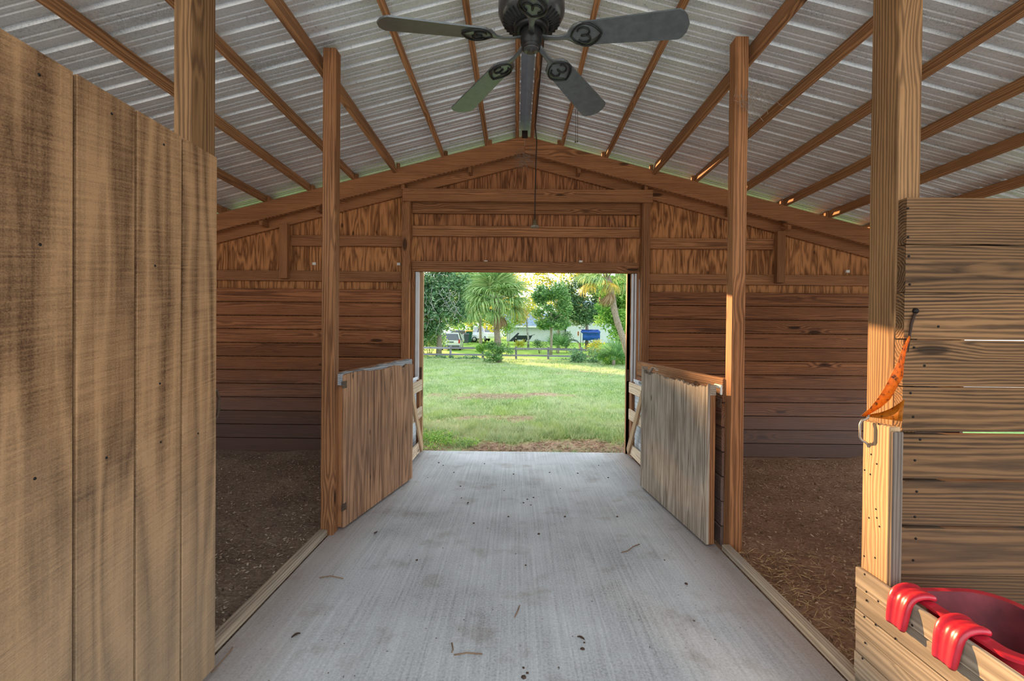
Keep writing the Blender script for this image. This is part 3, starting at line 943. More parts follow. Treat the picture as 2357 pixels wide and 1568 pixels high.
# thresholds beside the aisle
o = beam('threshold_board', (-1.305, 1.72, .02), (-1.305, 3.128, .02), .062, .042, W_grey('X'), c=.006)
tag(o, 'worn wooden threshold board at the left stall opening', 'board')
o = beam('threshold_board', (1.374, 1.30, .02), (1.374, 2.985, .02), .055, .042, W_grey('X'), c=.006)
tag(o, 'worn wooden threshold board at the right stall opening', 'board')

# ------------------------------------------------------------------ door_1: tall rough-sawn plywood door on the left
d1 = empty('door_1', (-1.205, .62, .03), label='tall rough sawn grooved plywood door standing open on the left', cat='door', kind='structure')
D1 = Vector((-1.205, .62, .03))
def d1b(n, x0, x1, y0, y1, z0, z1, m, **k): return rel(box(n, x0, x1, y0, y1, z0, z1, m, d1, **k), D1)
ye = [.62, .838, 1.04, 1.241, 1.442, 1.643, 1.833]
for a, b in zip(ye[:-1], ye[1:]):
    d1b('panel', -1.209, -1.197, a + .005, b - (.005 if b < 1.83 else 0), .03, 2.074, M_t111, c=.002)
d1b('backing_sheet', -1.216, -1.2095, .62, 1.832, .03, 2.072, M_t111, c=.001)
d1b('stile', -1.255, -1.2165, 1.752, 1.842, .03, 2.07, W_pale('Z'))
d1b('stile', -1.255, -1.2165, .62, .71, .03, 2.07, W_pale('Z'))
for z in (.05, 1.0, 1.97):
    d1b('rail', -1.255, -1.2165, .711, 1.751, z, z + .09, W_pale('Y'))
def handle_mesh(h=.13, out=.045, r=.0055):
    pts = [(0, 0, h / 2 + .016), (.004, 0, h / 2 + .006), (.012, 0, h / 2), (out * .7, 0, h / 2 - .012), (out, 0, h / 2 - .034), (out, 0, -h / 2 + .034), (out * .7, 0, -h / 2 + .012), (.012, 0, -h / 2), (.004, 0, -h / 2 - .006), (0, 0, -h / 2 - .016)]
    return tube_mesh(pts, r, 8, M_iron)
hz = 1.372 - (942 - 776) / FPX * 1.84
hd = link('door_handle', handle_mesh(), None, d1, Vector((-1.222, 1.842, hz)) - D1, (0, 0, R(90)))
hd['label'] = 'rusty metal pull handle'
for dz in (.075, -.075):
    link('screw', lathe_mesh([(0, .004), (.006, .003), (.006, 0), (0, 0)], 10, M_iron), None, hd, (.002, 0, dz), (0, R(90), 0))
for (px, py) in ((90, 172), (257, 262), (377, 333), (92, 563), (357, 612), (368, 883), (245, 1054), (80, 1102), (370, 1018), (456, 998)):
    v = at(px, py, 1.0); Yd = -1.197 / v.x
    p = at(px, py, Yd)
    link('nail', lathe_mesh([(0.0, -.002), (.004, -.001), (.004, .001), (0, .0015)], 8, M_blackhole), None, d1, p - D1, (0, R(90), 0))

# ------------------------------------------------------------------ door_2: half door, left
a2 = math.atan2(4.356 - 3.215, -1.007 + 1.228)
d2 = empty('door_2', (-1.228, 3.215, .02), a2, label='brown plywood half door of the left stall with a grey chewed top rail', cat='door', kind='structure')
LEN = 1.175
rr = random.Random(5)
top = [(u, 1.075 + .006 * math.sin(u * 9) + rr.uniform(-.006, .006) - (.028 if .93 < u < 1.0 else 0) + .01 * u) for u in np.linspace(LEN, 0, 26)]
me = prism_mesh([(0, 0), (LEN, 0)] + top, .014, M_half_l)
link('panel', me, None, d2, (0, -.027, .0))
topr = [(u, 1.082 + .045 * (u / LEN) + rr.uniform(-.005, .005) + .004 * math.sin(u * 23)) for u in np.linspace(LEN + .01, -.02, 30)]
me = prism_mesh([(-.02, 1.0), (LEN + .01, 1.0)] + topr, .04, wood('grey_rail_pine', srgb(120, 122, 124), srgb(200, 204, 208), 'X', .1, 6))
link('rail', me, None, d2, (0, .0005, 0))
rel(box('stile', .0, .06, -.0195, .0195, 0, .999, W_int('Z'), d2), Vector((0, 0, 0)))
rel(box('stile', LEN - .07, LEN, -.0195, .0195, 0, .999, W_int('Z'), d2), Vector((0, 0, 0)))
rel(box('rail', .061, LEN - .071, -.0195, .0195, 0, .09, W_int('X'), d2), Vector((0, 0, 0)))
for z in (.12, .98):
    h_ = box('hinge', -.03, .03, -.036, -.0345, z, z + .05, M_iron, d2)

# ------------------------------------------------------------------ door_3: half door, right, badly chewed
a3 = math.atan2(4.225 - 3.02, 1.190 - 1.296)
d3 = empty('door_3', (1.296, 3.02, .02), a3, label='grey weathered plywood half door of the right stall with a ragged chewed top', cat='door', kind='structure')
LEN3 = 1.21
rr = random.Random(9)
keys = [(0, 1.052), (.05, 1.036), (.12, 1.03), (.22, 1.02), (.35, 1.035), (.5, 1.04), (.62, 1.028), (.75, 1.045), (.85, 1.05), (.93, 1.06), (1.0, 1.03), (1.06, 1.04), (1.12, 1.035), (1.17, 1.075), (LEN3, 1.098)]
us = np.linspace(LEN3, 0, 70)
top3 = [(u, float(np.interp(u, [k[0] for k in keys], [k[1] for k in keys])) + rr.uniform(-.012, .007)) for u in us]
me = prism_mesh([(0, 0), (LEN3, 0)] + top3, .016, M_half_r)
link('panel', me, None, d3, (0, .0275, 0))
top3b = [(u, v - .012 + rr.uniform(-.012, .008)) for u, v in top3]
me = prism_mesh([(0.001, .98), (LEN3 - .001, .98)] + top3b, .038, W_grey('X'))
link('rail', me, None, d3, (0, .0, 0))
box('stile', 0, .07, -.019, .019, 0, .979, W_int('Z'), d3)
box('stile', LEN3 - .07, LEN3, -.019, .019, 0, .979, W_int('Z'), d3)
box('rail', .071, LEN3 - .071, -.019, .019, 0, .09, W_int('X'), d3)
# splinter curling off the top, white hinge strap
P_ = [[Vector((u, .02 + w, 1.05 + .05 * math.sin(s * 2.6) * (1 if s > .2 else .6))) for w in (0, .025)] for s, u in [(i / 8, 1.02 - .17 * i / 8) for i in range(9)]]
o = link('splinter', grid_mesh(P_, W_grey('X')), None, d3)
sm = o.modifiers.new('s', 'SOLIDIFY'); sm.thickness = .004
box('hinge_strap', -.045, .03, -.032, -.0195, 1.03, 1.055, M_tagw, d3)
box('hinge_strap', -.06, -.045, -.03, -.018, .99, 1.055, M_tagw, d3)
box('hinge', -.055, -.01, -.03, -.02, .90, .965, M_iron, d3)

# ------------------------------------------------------------------ yard gates swung in at the doorway
def yard_gate(x, y0, y1, s, label):
    g = empty('yard_gate', (x, y1, .03), label=label, cat='gate', group='yard gates at the doorway')
    b0 = Vector((x, y1, .03))
    def b(n, dx0, dx1, ya, yb, z0, z1, m, **k): return rel(box(n, x + dx0, x + dx1, ya, yb, z0, z1, m, g, **k), b0)
    f0, f1 = sorted((0, -s * .02))         # facing boards sit toward the aisle
    r0, r1 = sorted((0.001 * s, s * .035))
    b('stile', r0, r1, y1 - .07, y1, .03, .86, W_int('Z'))
    b('stile', r0, r1, y0, y0 + .07, .03, .86, W_int('Z'))
    for z in (.74, .43, .04):
        b('rail', f0, f1, y0, y1 - .02, z, z + .12, wood('gate_pale_pine', srgb(176, 148, 120), srgb(228, 208, 182), 'Y', .2, 6))
    q0 = Vector((x - s * .032, y1 - .06, .06)); q1 = Vector((x - s * .032, y0 + .35, .80))
    o = beam('brace', q0, q1, .02, .09, wood('gate_brace_pine', srgb(150, 118, 88), srgb(206, 176, 140), 'X', .2, 6), g)
    o.location = Vector(o.location) - b0
    for k, z in enumerate((.05, .22, .39, .56, .73)):
        c0, c1 = sorted((s * .036, s * .052))
        b('back_board', c0, c1, y0, y1, z, z + .165, M_whitewood)
yard_gate(1.335, 4.36, 5.36, 1, 'pale board gate with diagonal brace at the right side of the doorway')
yard_gate(-1.105, 4.40, 5.38, -1, 'pale board gate with diagonal brace at the left side of the doorway')

# ------------------------------------------------------------------ near right: stall gate with boards, handle; red feeder; orange flap
ng = empty('stall_gate', (1.345, 1.79, 0), label='low half gate of pale boards at the near right with a tall sunlit stile', cat='gate')
NG = Vector((1.345, 1.79, 0))
def ngb(n, x0, x1, y0, y1, z0, z1, m, **k): return rel(box(n, x0, x1, y0, y1, z0, z1, m, ng, **k), NG)
ngb('stile', 1.347, 1.387, 1.662, 1.79, .02, 1.06, W_pale('Z'))
M_lowb = wood('gate_board_pine', srgb(100, 88, 74), srgb(172, 156, 134), 'Y', .15, 6, weather=.3, grime=srgb(122, 112, 98))
for k in range(6):
    z1 = .494 - k * .0815
    ngb('board', 1.325 + (.002 if k % 2 else 0), 1.345 + (.002 if k % 2 else 0) - .0005, .30, 1.79 - (.0 if k % 2 == 0 else .003), z1 - .0785, z1, M_lowb, c=.003)
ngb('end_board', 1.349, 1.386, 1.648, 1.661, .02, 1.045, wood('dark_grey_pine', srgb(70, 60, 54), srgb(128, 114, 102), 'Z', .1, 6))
ngb('stile', 1.347, 1.387, .32, .41, .02, .49, W_pale('Z'))
hy = 1.79 - .028
h0 = at(1990, 992, hy)
hn = link('handle', tube_mesh([(0.002, 0, .078), (-.004, 0, .066), (-.012, .004, .058), (-.024, .012, .052), (-.03, .016, .03), (-.03, .016, -.034), (-.024, .012, -.05), (-.010, .003, -.06), (-.004, 0, -.066), (.002, 0, -.078)], .0058, 8, M_steel), None, ng, Vector((1.346, hy, h0.z)) - NG)
hn['label'] = 'worn metal pull handle'
hn.scale = (.74, .74, .74)
for dz in (.078, -.078):
    link('screw', lathe_mesh([(0, .004), (.007, .003), (.007, 0), (0, 0)], 10, M_steel), None, hn, (.001, 0, dz), (0, R(-90), 0))
for (px, py) in ((2022, 976), (2005, 1046), (2018, 1068), (1990, 1082), (2003, 1092), (2016, 1172), (2000, 1192), (2018, 1192), (2024, 1212), (1989, 1280), (2014, 1284)):
    Yd = 1.347 / at(px, py, 1.0).x
    p = at(px, py, Yd)
    link('nail', lathe_mesh([(0.0, -.002), (.0035, -.001), (.0035, .001), (0, .0015)], 8, M_blackhole), None, ng, p - NG, (0, R(90), 0))
for (px, py) in ((1990, 1322), (1994, 1362), (1994, 1382), (2021, 1384), (1989, 1420), (2015, 1438), (1991, 1480), (1985, 1516), (2100, 1440), (2060, 1470)):
    Yd = 1.325 / at(px, py, 1.0).x
    p = at(px, py, Yd)
    link('nail', lathe_mesh([(0.0, -.002), (.004, -.001), (.004, .001), (0, .0015)], 8, M_blackhole), None, ng, p - NG, (0, R(90), 0))

# red over-the-fence feeder
fd = empty('feed_trough', (1.50, 1.44, .30), label='red plastic feed trough hooked over the low gate', cat='trough')
FD = Vector((1.50, 1.44, .30))
def rrect(x0, x1, y0, y1, r, n=6, chx=0.0):
    pts = []
    for (cx, cy, a0) in ((x1 - r, y1 - r, 0), (x0 + r * .5, y1 - r * .5, 90), (x0 + r * .5, y0 + r * .5, 180), (x1 - r, y0 + r, 270)):
        rad = r if a0 in (0, 270) else r * .5
        for k in range(n + 1):
            a = R(a0 + 90 * k / n)
            pts.append((cx + rad * math.cos(a), cy + rad * math.sin(a)))
    return pts
def ring(x0, x1, y0, y1, r, z): return [Vector((x, y, z)) - FD for x, y in rrect(x0, x1, y0, y1, r)]
zt_ = .505
outer = [ring(1.415, 1.59, 1.33, 1.54, .07, .285), ring(1.392, 1.655, 1.265, 1.60, .10, zt_ - .012), ring(1.356, 1.675, 1.245, 1.62, .105, zt_ - .010), ring(1.356, 1.675, 1.245, 1.62, .105, zt_), ring(1.396, 1.65, 1.268, 1.598, .10, zt_)]
inner = [ring(1.396, 1.65, 1.268, 1.598, .10, zt_), ring(1.40, 1.645, 1.275, 1.59, .10, zt_ - .01), ring(1.421, 1.58, 1.336, 1.534, .07, .292)]
def loft(rings, capi, mat):
    n = len(rings[0]); V = [p for r_ in rings for p in r_]; F = []
    for i in range(len(rings) - 1):
        for k in range(n):
            F.append((i * n + k, i * n + (k + 1) % n, (i + 1) * n + (k + 1) % n, (i + 1) * n + k))
    F.append(tuple(range(capi * n, capi * n + n)))
    me = mesh_from(V, F, 'loft', True); me.materials.append(mat)
    return me
def edge_split(o, a=35):
    m = o.modifiers.new('split', 'EDGE_SPLIT'); m.split_angle = R(a)
edge_split(link('tub', loft(outer, 0, M_red), None, fd))
o = link('tub_inside', loft(inner, 2, M_red_in), None, fd); o['label'] = 'dull dark red inside of the trough'; edge_split(o, 50)
# hooks: ribbed strap over the board
def hook_mesh(w=.085):
    path = [(.014, .010), (.006, .015), (-.010, .018), (-.034, .016), (-.052, .006), (-.060, -.012), (-.066, -.05), (-.072, -.098)]
    prof = [(-.5, .002), (-.5, .014), (-.40, .018), (-.28, .017), (-.20, .013), (-.08, .012), (.0, .014), (.08, .012), (.20, .013), (.28, .017), (.40, .018), (.5, .014), (.5, .002)]
    P = []
    for i, (x, z) in enumerate(path):
        a = Vector(path[max(i - 1, 0)]); b = Vector(path[min(i + 1, len(path) - 1)])
        d = (b - a).normalized(); nrm = Vector((-d.y, d.x)) * -1
        if nrm.y < 0 and i < 4: nrm = -nrm
        if i >= 4 and nrm.x > 0: nrm = -nrm
        f = 1.0 if i < 6 else 1.0 - .08 * (i - 5)
        P.append([Vector((x + nrm.x * h, u * w * f, z + nrm.y * h)) for u, h in prof])
    return grid_mesh(P, M_red)
hm = hook_mesh()
for y in (1.572, 1.395):
    o = link('hook', hm, None, fd, Vector((1.385, y, .492)) - FD)
    s_ = o.modifiers.new('s', 'SOLIDIFY'); s_.thickness = .006; s_.offset = 0
    sb = o.modifiers.new('b', 'SUBSURF'); sb.levels = 1; sb.render_levels = 1

# orange flap pinned to the partition, drooping to the gate stile
fp = empty('orange_flap', (1.40, 1.72, 1.06), label='torn orange rubber flap drooping from the partition onto the sunlit stile', cat='flap')
FP = Vector((1.40, 1.72, 1.06))
def flap_pts():
    L = [(2093, 772, 1.722), (2078, 800, 1.70), (2066, 835, 1.69), (2050, 865, 1.70), (2036, 893, 1.715), (2018, 920, 1.735), (2002, 940, 1.755), (1982, 957, 1.785)]
    Rr = [(2097, 776, 1.722), (2087, 803, 1.715), (2081, 838, 1.71), (2079, 868, 1.70), (2062, 897, 1.71), (2049, 920, 1.73), (2028, 938, 1.75), (1996, 957, 1.775)]
    return [[at(*a) - FP, (at(*a) + at(*b)) / 2 - FP + Vector((-.006, -.004, 0)), at(*b) - FP] for a, b in zip(L, Rr)]
o = link('flap_strip', grid_mesh(flap_pts(), M_orange), None, fp)
s_ = o.modifiers.new('s', 'SOLIDIFY'); s_.thickness = .002
P_ = []
for i in range(9):
    s = i / 8
    a = at(1984 + (2076 - 1984) * s, 957 + 13 * s, 1.783 + (1.655 - 1.783) * s)
    h_ = (0.0, .006, .012, .018, .026, .036, .048, .062, .078)[i]
    P_.append([a - FP, a + Vector((0.006, 0.004, h_ * .5)) - FP, a + Vector((.012, .006, h_)) - FP])
o = link('flap_light_patch', grid_mesh(P_, M_orange), None, fp)  # sheet standing in for the orange light cast through the flap
s_ = o.modifiers.new('s', 'SOLIDIFY'); s_.thickness = .002
# bolt and dark stain of the old strap on the partition
bo = empty('iron_bolt', at(2108, 716, 1.732), label='dark iron bolt head on the near right partition', cat='bolt')
link('bolt_head', lathe_mesh([(0, .012), (.007, .010), (.011, .004), (.011, 0), (0, 0)], 12, M_blackhole), None, bo, (0, 0.003, 0), (R(90), 0, 0))
st_ = tube_mesh([at(2106, 722, 1.728), at(2098, 745, 1.726), at(2094, 770, 1.724), at(2090, 810, 1.724)], [.005, .005, .004, .002], 8, plain('old_leather', srgb(64, 44, 32), .8))
so = link('strap', st_, None, bo); so.location = -Vector(bo.location)

# ------------------------------------------------------------------ ceiling fan
FX, FY, FZ = 0.057, 2.10, 2.722
fan = empty('ceiling_fan', (FX, FY, FZ), label='dark five blade ceiling fan hanging from the ridge', cat='fan')
link('downrod', tube_mesh([(0, 0, .2), (0, 0, RIDGE - FZ - .02)], .013, 12, M_fan_dark), None, fan)
link('canopy', lathe_mesh([(.0, .93), (.05, .93), (.065, .97), (.065, 1.0), (0, 1.0)], 24, M_fan_dark), None, fan)
link('motor_housing', lathe_mesh([(.0, .058), (.06, .055), (.10, .062), (.135, .085), (.150, .115), (.150, .16), (.142, .175), (.150, .19), (.135, .225), (.08, .245), (.03, .25), (0, .25)], 48, M_fan), None, fan)
rib = box_mesh(.052, .0055, .010, M_fan_dark, .001)
for k in range(36):
    a = 2 * math.pi * k / 36
    o = link('vent_slot', rib, None, fan, (.106 * math.cos(a), .106 * math.sin(a), .068), (0, R(-26), a))
    o.rotation_euler = (Matrix.Rotation(a, 3, 'Z') @ Matrix.Rotation(R(-26), 3, 'Y')).to_euler()
link('rotor_ring', lathe_mesh([(.040, .062), (.075, .050), (.078, .040), (.070, .030), (.045, .030), (.04, .04)], 40, M_fan_dark), None, fan)
link('switch_housing', lathe_mesh([(0, -.052), (.030, -.052), (.040, -.046), (.043, -.034), (.043, -.028), (.048, -.022), (.050, .0), (.050, .03), (.046, .04), (0, .04)], 36, M_fan_dark), None, fan)
link('cap', lathe_mesh([(0, -.0560), (.004, -.0565), (.005, -.0535), (.028, -.0530), (.036, -.049), (.036, -.045), (0, -.045)], 30, M_fan), None, fan)
BL = .455; BR0 = .215
def blade_mesh():
    bm = bmesh.new()
    w0, w1 = .058, .072
    out = [(0, -w0 * .8), (.012, -w0), (BL - .035, -w1), (BL - .02, -w1 * .86), (BL - .004, -w1 * .55), (BL + .006, 0), (BL - .004, w1 * .55), (BL - .02, w1 * .86), (BL - .035, w1), (.012, w0), (0, w0 * .8)]
    return prism_mesh(out, .007, M_fan_blade, axis='Z')
bmsh = blade_mesh()
def iron_mesh():
    # arm flattening into a scrolled plate under the blade root
    P = []
    for (x, w, z) in ((.055, .017, -.002), (.09, .013, -.008), (.13, .012, -.012), (.165, .016, -.010), (.185, .036, -.006), (.20, .052, -.0045), (.23, .061, -.0042), (.265, .052, -.0042), (.29, .034, -.0042), (.315, .012, -.0042), (.320, .003, -.0042)):
        P.append([Vector((x, -w, z)), Vector((x, -w * .5, z - .003)), Vector((x, 0, z - .004)), Vector((x, w * .5, z - .003)), Vector((x, w, z))])
    return grid_mesh(P, M_fan_blade)
imsh = iron_mesh()
def scroll_mesh(flip):
    pts = []
    for k in range(15):
        a = R(-120 + 290 * k / 14)
        pts.append((.243 + .026 * math.cos(a), flip * (.019 + .021 * math.sin(a)), -.0095))
    return tube_mesh(pts, .004, 6, M_fan_dark)
scr = [scroll_mesh(1), scroll_mesh(-1)]
trefoil = tube_mesh([(.185 + .135 * s, f * .058 * math.sin(math.pi * min(1, s * 1.02)) ** .7, -.0085) for f in (1,) for s in [i / 12 for i in range(13)]], .0045, 6, M_fan_dark)
trefoil2 = tube_mesh([(.185 + .135 * s, -.058 * math.sin(math.pi * min(1, s * 1.02)) ** .7, -.0085) for s in [i / 12 for i in range(13)]], .0045, 6, M_fan_dark)
for k, A in enumerate((198, 126, 54, 342, 270)):
    b = link('blade', bmsh, None, fan, (0, 0, 0))
    M = Matrix.Rotation(R(A), 4, 'Z') @ Matrix.Translation((0, 0, .004)) @ Matrix.Rotation(R(6.0), 4, 'Y') @ Matrix.Rotation(R(-13), 4, 'X') @ Matrix.Translation((BR0, 0, 0))
    b.matrix_local = M
    i_ = link('blade_iron', imsh, None, b, (-BR0, 0, 0))
    s_ = i_.modifiers.new('s', 'SOLIDIFY'); s_.thickness = .004; s_.offset = 1
    for s in scr: link('scroll', s, None, b, (-BR0, 0, -.0015))
    link('scroll', trefoil, None, b, (-BR0, 0, -.001)); link('scroll', trefoil2, None, b, (-BR0, 0, -.001))
# beaded pull strings
pc = empty('pull_strings', at(1325, 275, 2.62), label='two thin dusty pull strings hanging below the right fan blade', cat='string')
for dx, ln in ((0, .127), (.011, .125)):
    s_ = link('string', tube_mesh([(dx, 0, .06), (dx, 0, .03), (dx * 1.0 + .001, 0, -ln)], .0013, 5, M_cable), None, pc)
    link('bead', lathe_mesh([(0, -.006), (.004, -.003), (.004, .003), (0, .006)], 8, M_cable), None, s_, (dx, 0, -ln))

# ------------------------------------------------------------------ hanging lamp socket on its cable
p_top = at(1233, 330, 5.08); p_bot = at(1231, 500, 5.08)
hl = empty('hanging_lamp_socket', p_bot, label='empty brass lamp socket hanging on a brown cable in front of the gable', cat='lamp')
xg = CX + .108
link('cable', tube_mesh([Vector((xg, 2.05, RIDGE - .02)) - p_bot, Vector((xg, 3.4, RIDGE - .025)) - p_bot, Vector((xg - .004, 4.9, RIDGE - .03)) - p_bot, p_top + Vector((0.012, 0, .02)) - p_bot, p_top - p_bot + Vector((.004, 0, -.2)), Vector((0.002, 0, .3)), Vector((0, 0, -.02))], .0065, 8, M_cable), None, hl)
link('socket', lathe_mesh([(0, -.02), (.012, -.02), (.020, -.035), (.022, -.06), (.030, -.075), (.030, -.09), (.0, -.09)], 20, M_socket), None, hl)
link('collar', lathe_mesh([(.02, -.085), (.046, -.095), (.050, -.105), (.046, -.115), (.020, -.118), (.018, -.10)], 24, M_porc), None, hl)

# ------------------------------------------------------------------ litter on the aisle
M_litter = chip_mat('litter', [srgb(60, 46, 38), srgb(84, 64, 50)])
def litter_leaf(px, py, s, label, seed):
    v = CAM_ROT @ Vector(((px - 1178.5) / FPX, -(py - 784) / FPX, -1)); t = -CAMZ / v.z
    p = Vector((v.x * t, v.y * t, 0.002))
    r = random.Random(seed)
    P = []
    for i in range(5):
        u = i / 4 - .5; w = .42 * math.cos(u * 2.9) + .04
        P.append([Vector((u * s * 2, j * w * s, .25 * s * abs(j) + .12 * s * (1 + math.sin(u * 5 + seed)) + .001)) for j in (-1, 0, 1)])
    o = link('dry_leaf', grid_mesh(P, plain('dry_leaf', srgb(86, 66, 52), .85, 0, .3)), None, None, p, (0, 0, r.uniform(0, 6)))
    tag(o, label, 'leaf', 'dry leaves on the aisle')
litter_leaf(681, 1466, .020, 'curled dry leaf on the concrete at the near left', 1)
litter_leaf(1337, 1472, .018, 'curled dry leaf on the concrete at the near right of centre', 2)
litter_leaf(865, 1229, .022, 'curled dark leaf on the concrete beside the left half door', 3)
litter_leaf(1077, 1160, .018, 'small dark leaf in the middle of the aisle', 4)
def clod(px, py, s, seed):
    v = CAM_ROT @ Vector(((px - 1178.5) / FPX, -(py - 784) / FPX, -1)); t = -CAMZ / v.z
    r = random.Random(seed)
    bm = bmesh.new(); bmesh.ops.create_icosphere(bm, subdivisions=1, radius=s)
    for w in bm.verts: w.co = Vector((w.co.x * r.uniform(.7, 1.4), w.co.y * r.uniform(.7, 1.4), max(w.co.z, -s * .3) * r.uniform(.5, .9)))
    me = bpy.data.meshes.new('clod'); bm.to_mesh(me); bm.free(); smooth(me)
    o = link('dirt_clod', me, plain('dark_dirt', srgb(78, 60, 48), .95, 0, .3, 60), None, (v.x * t, v.y * t, s * .2))
    tag(o, 'small dark dirt clod lying on the concrete aisle', 'clod', 'dirt clods on the aisle')
rc = random.Random(3)
for (px, py) in ((1062, 1147), (1214, 1150), (1222, 1163), (1205, 1158), (1228, 1146), (1290, 1125), (1345, 1480), (1341, 1495), (1205, 1538), (1214, 1550), (1206, 1560), (1045, 1088), (1330, 1090), (1378, 1072), (1115, 1068), (1160, 1130), (1020, 1072), (1010, 1066), (1265, 1088), (1182, 1092), (1400, 1100), (985, 1100), (1420, 1190), (960, 1290), (1210, 1302), (1530, 1290), (1580, 1345), (1170, 1190), (1060, 1120), (1300, 1190), (1090, 1205), (1240, 1230)):
    clod(px, py, rc.uniform(.005, .010), px)
def twig(pts, label):
    W = []
    for (px, py) in pts:
        v = CAM_ROT @ Vector(((px - 1178.5) / FPX, -(py - 784) / FPX, -1)); t = -(CAMZ - .004) / v.z
        W.append(Vector((v.x * t, v.y * t, .004)))
    o = link('twig', tube_mesh(W, .0028, 6, plain('twig_tan', srgb(140, 110, 84), .85)), None)
    tag(o, label, 'twig', 'twigs on the aisle')
twig([(1430, 1272), (1445, 1268), (1458, 1258), (1472, 1253)], 'thin bent twig on the concrete near the right half door')
twig([(1185, 1420), (1192, 1405), (1196, 1394)], 'short thin twig on the concrete at the centre')
twig([(1045, 1508), (1075, 1503), (1110, 1506)], 'long straw stalk on the near concrete')
twig([(1040, 1480), (1043, 1495), (1040, 1502)], 'tiny twig beside the straw stalk on the near concrete')
twig([(735, 1330), (760, 1326), (790, 1332)], 'thin stalk lying beside the left threshold')
twig([(488, 1548), (512, 1520), (530, 1500), (535, 1490)], 'curved straw stalk against the left threshold')

# ------------------------------------------------------------------ OUTSIDE: vegetation
def leaf_cloud(blobs, size, mat, seed, flat=0.35):
    r = np.random.default_rng(seed)
    Cs = []
    for (cx, cy, cz, rx, ry, rz, n) in blobs:
        d = r.normal(size=(n, 3)); d /= np.linalg.norm(d, axis=1)[:, None]
        rad = r.random(n) ** .45
        lump = 1 + .22 * np.sin(d[:, 0] * 7 + cx * 3) * np.sin(d[:, 2] * 6 + cz) + .12 * np.sin(d[:, 1] * 11)
        Cs.append(np.array([cx, cy, cz]) + d * (rad * lump)[:, None] * np.array([rx, ry, rz]))
    C = np.concatenate(Cs); n = len(C)
    C[:, 2] = np.maximum(C[:, 2], .02)
    u = r.normal(size=(n, 3)); u[:, 2] *= .7; u /= np.linalg.norm(u, axis=1)[:, None]
    w = r.normal(size=(n, 3)); w -= u * (u * w).sum(1)[:, None]; w /= np.linalg.norm(w, axis=1)[:, None]
    L = r.uniform(.6, 1.3, n) * size
    return quads_mesh(C, u * L[:, None], w * (L * .48)[:, None], mat)

G_blue = leaf_mat('leaf_blue_green', [srgb(54, 92, 62), srgb(88, 132, 92), srgb(116, 158, 108), srgb(150, 186, 132)], .35)
G_mid = leaf_mat('leaf_mid_green', [srgb(56, 98, 54), srgb(86, 136, 74), srgb(118, 164, 92), srgb(156, 192, 112)], .45)
G_yel = leaf_mat('leaf_yellow_green', [srgb(112, 140, 48), srgb(156, 176, 62), srgb(206, 200, 76), srgb(226, 196, 70)], .6)
G_dark = leaf_mat('leaf_dark_green', [srgb(40, 70, 44), srgb(64, 102, 62), srgb(90, 128, 76), srgb(120, 150, 92)], .35)
G_bright = leaf_mat('leaf_bright_green', [srgb(74, 128, 52), srgb(110, 166, 70), srgb(144, 194, 84), srgb(180, 212, 104)], .5)

def tree(name, label, x, y, trunk_h, blobs, size, mat, seed, tr=.12, group=None, cat='tree', lean=(0, 0)):
    zb = gz(x, y)
    root = empty(name, (x, y, zb), label=label, cat=cat, group=group)
    top_ = Vector((lean[0], lean[1], trunk_h))
    link('trunk', tube_mesh([(0, 0, -.15), tuple(top_ * .3 + Vector((.04, 0, 0))), tuple(top_ * .65), tuple(top_)], [tr * 1.25, tr, tr * .85, tr * .6], 8, M_bark), None, root)
    r = random.Random(seed)
    for (bx, by, bz, rx, ry, rz, n) in blobs[:5]:
        link('branch', tube_mesh([tuple(top_ * r.uniform(.5, .9)), ((top_.x + bx) / 2 + r.uniform(-.2, .2), (top_.y + by) / 2, (top_.z * .8 + bz) / 2 + .15), (bx, by, bz)], [tr * .45, tr * .3, tr * .12], 6, M_bark), None, root)
    o = link('foliage', leaf_cloud(blobs, size, mat, seed), None, root)
    o['kind'] = 'stuff'
    return root

def blobfill(px0, px1, py0, py1, Y, base, n, rad, per, seed, dy=1.2):
    """blobs filling the picture rectangle at depth Y, in coordinates relative to base (x,y)"""
    r = random.Random(seed); out = []
    zb = gz(*base)
    for _ in range(n):
        p = at(r.uniform(px0, px1), r.uniform(py0, py1), Y)
        rr_ = rad * r.uniform(.75, 1.25)
        out.append((p.x - base[0], r.uniform(-dy, dy), p.z - zb, rr_, rr_ * .9, rr_ * .8, per))
    return out
TG = 'trees beyond the fence'
# big blue-green tree mass on the left
b0 = (at(1010, 800, 33).x, 33.0)
root = tree('broad_tree', 'large blue green bushy tree behind the fence at the left edge of the doorway', *b0, 4.2, blobfill(930, 998, 560, 790, 33, b0, 44, .9, 380, 1, 1.4) + blobfill(985, 1078, 560, 742, 33, b0, 46, .85, 360, 21, 1.4), .12, G_blue, 1, .18, TG)
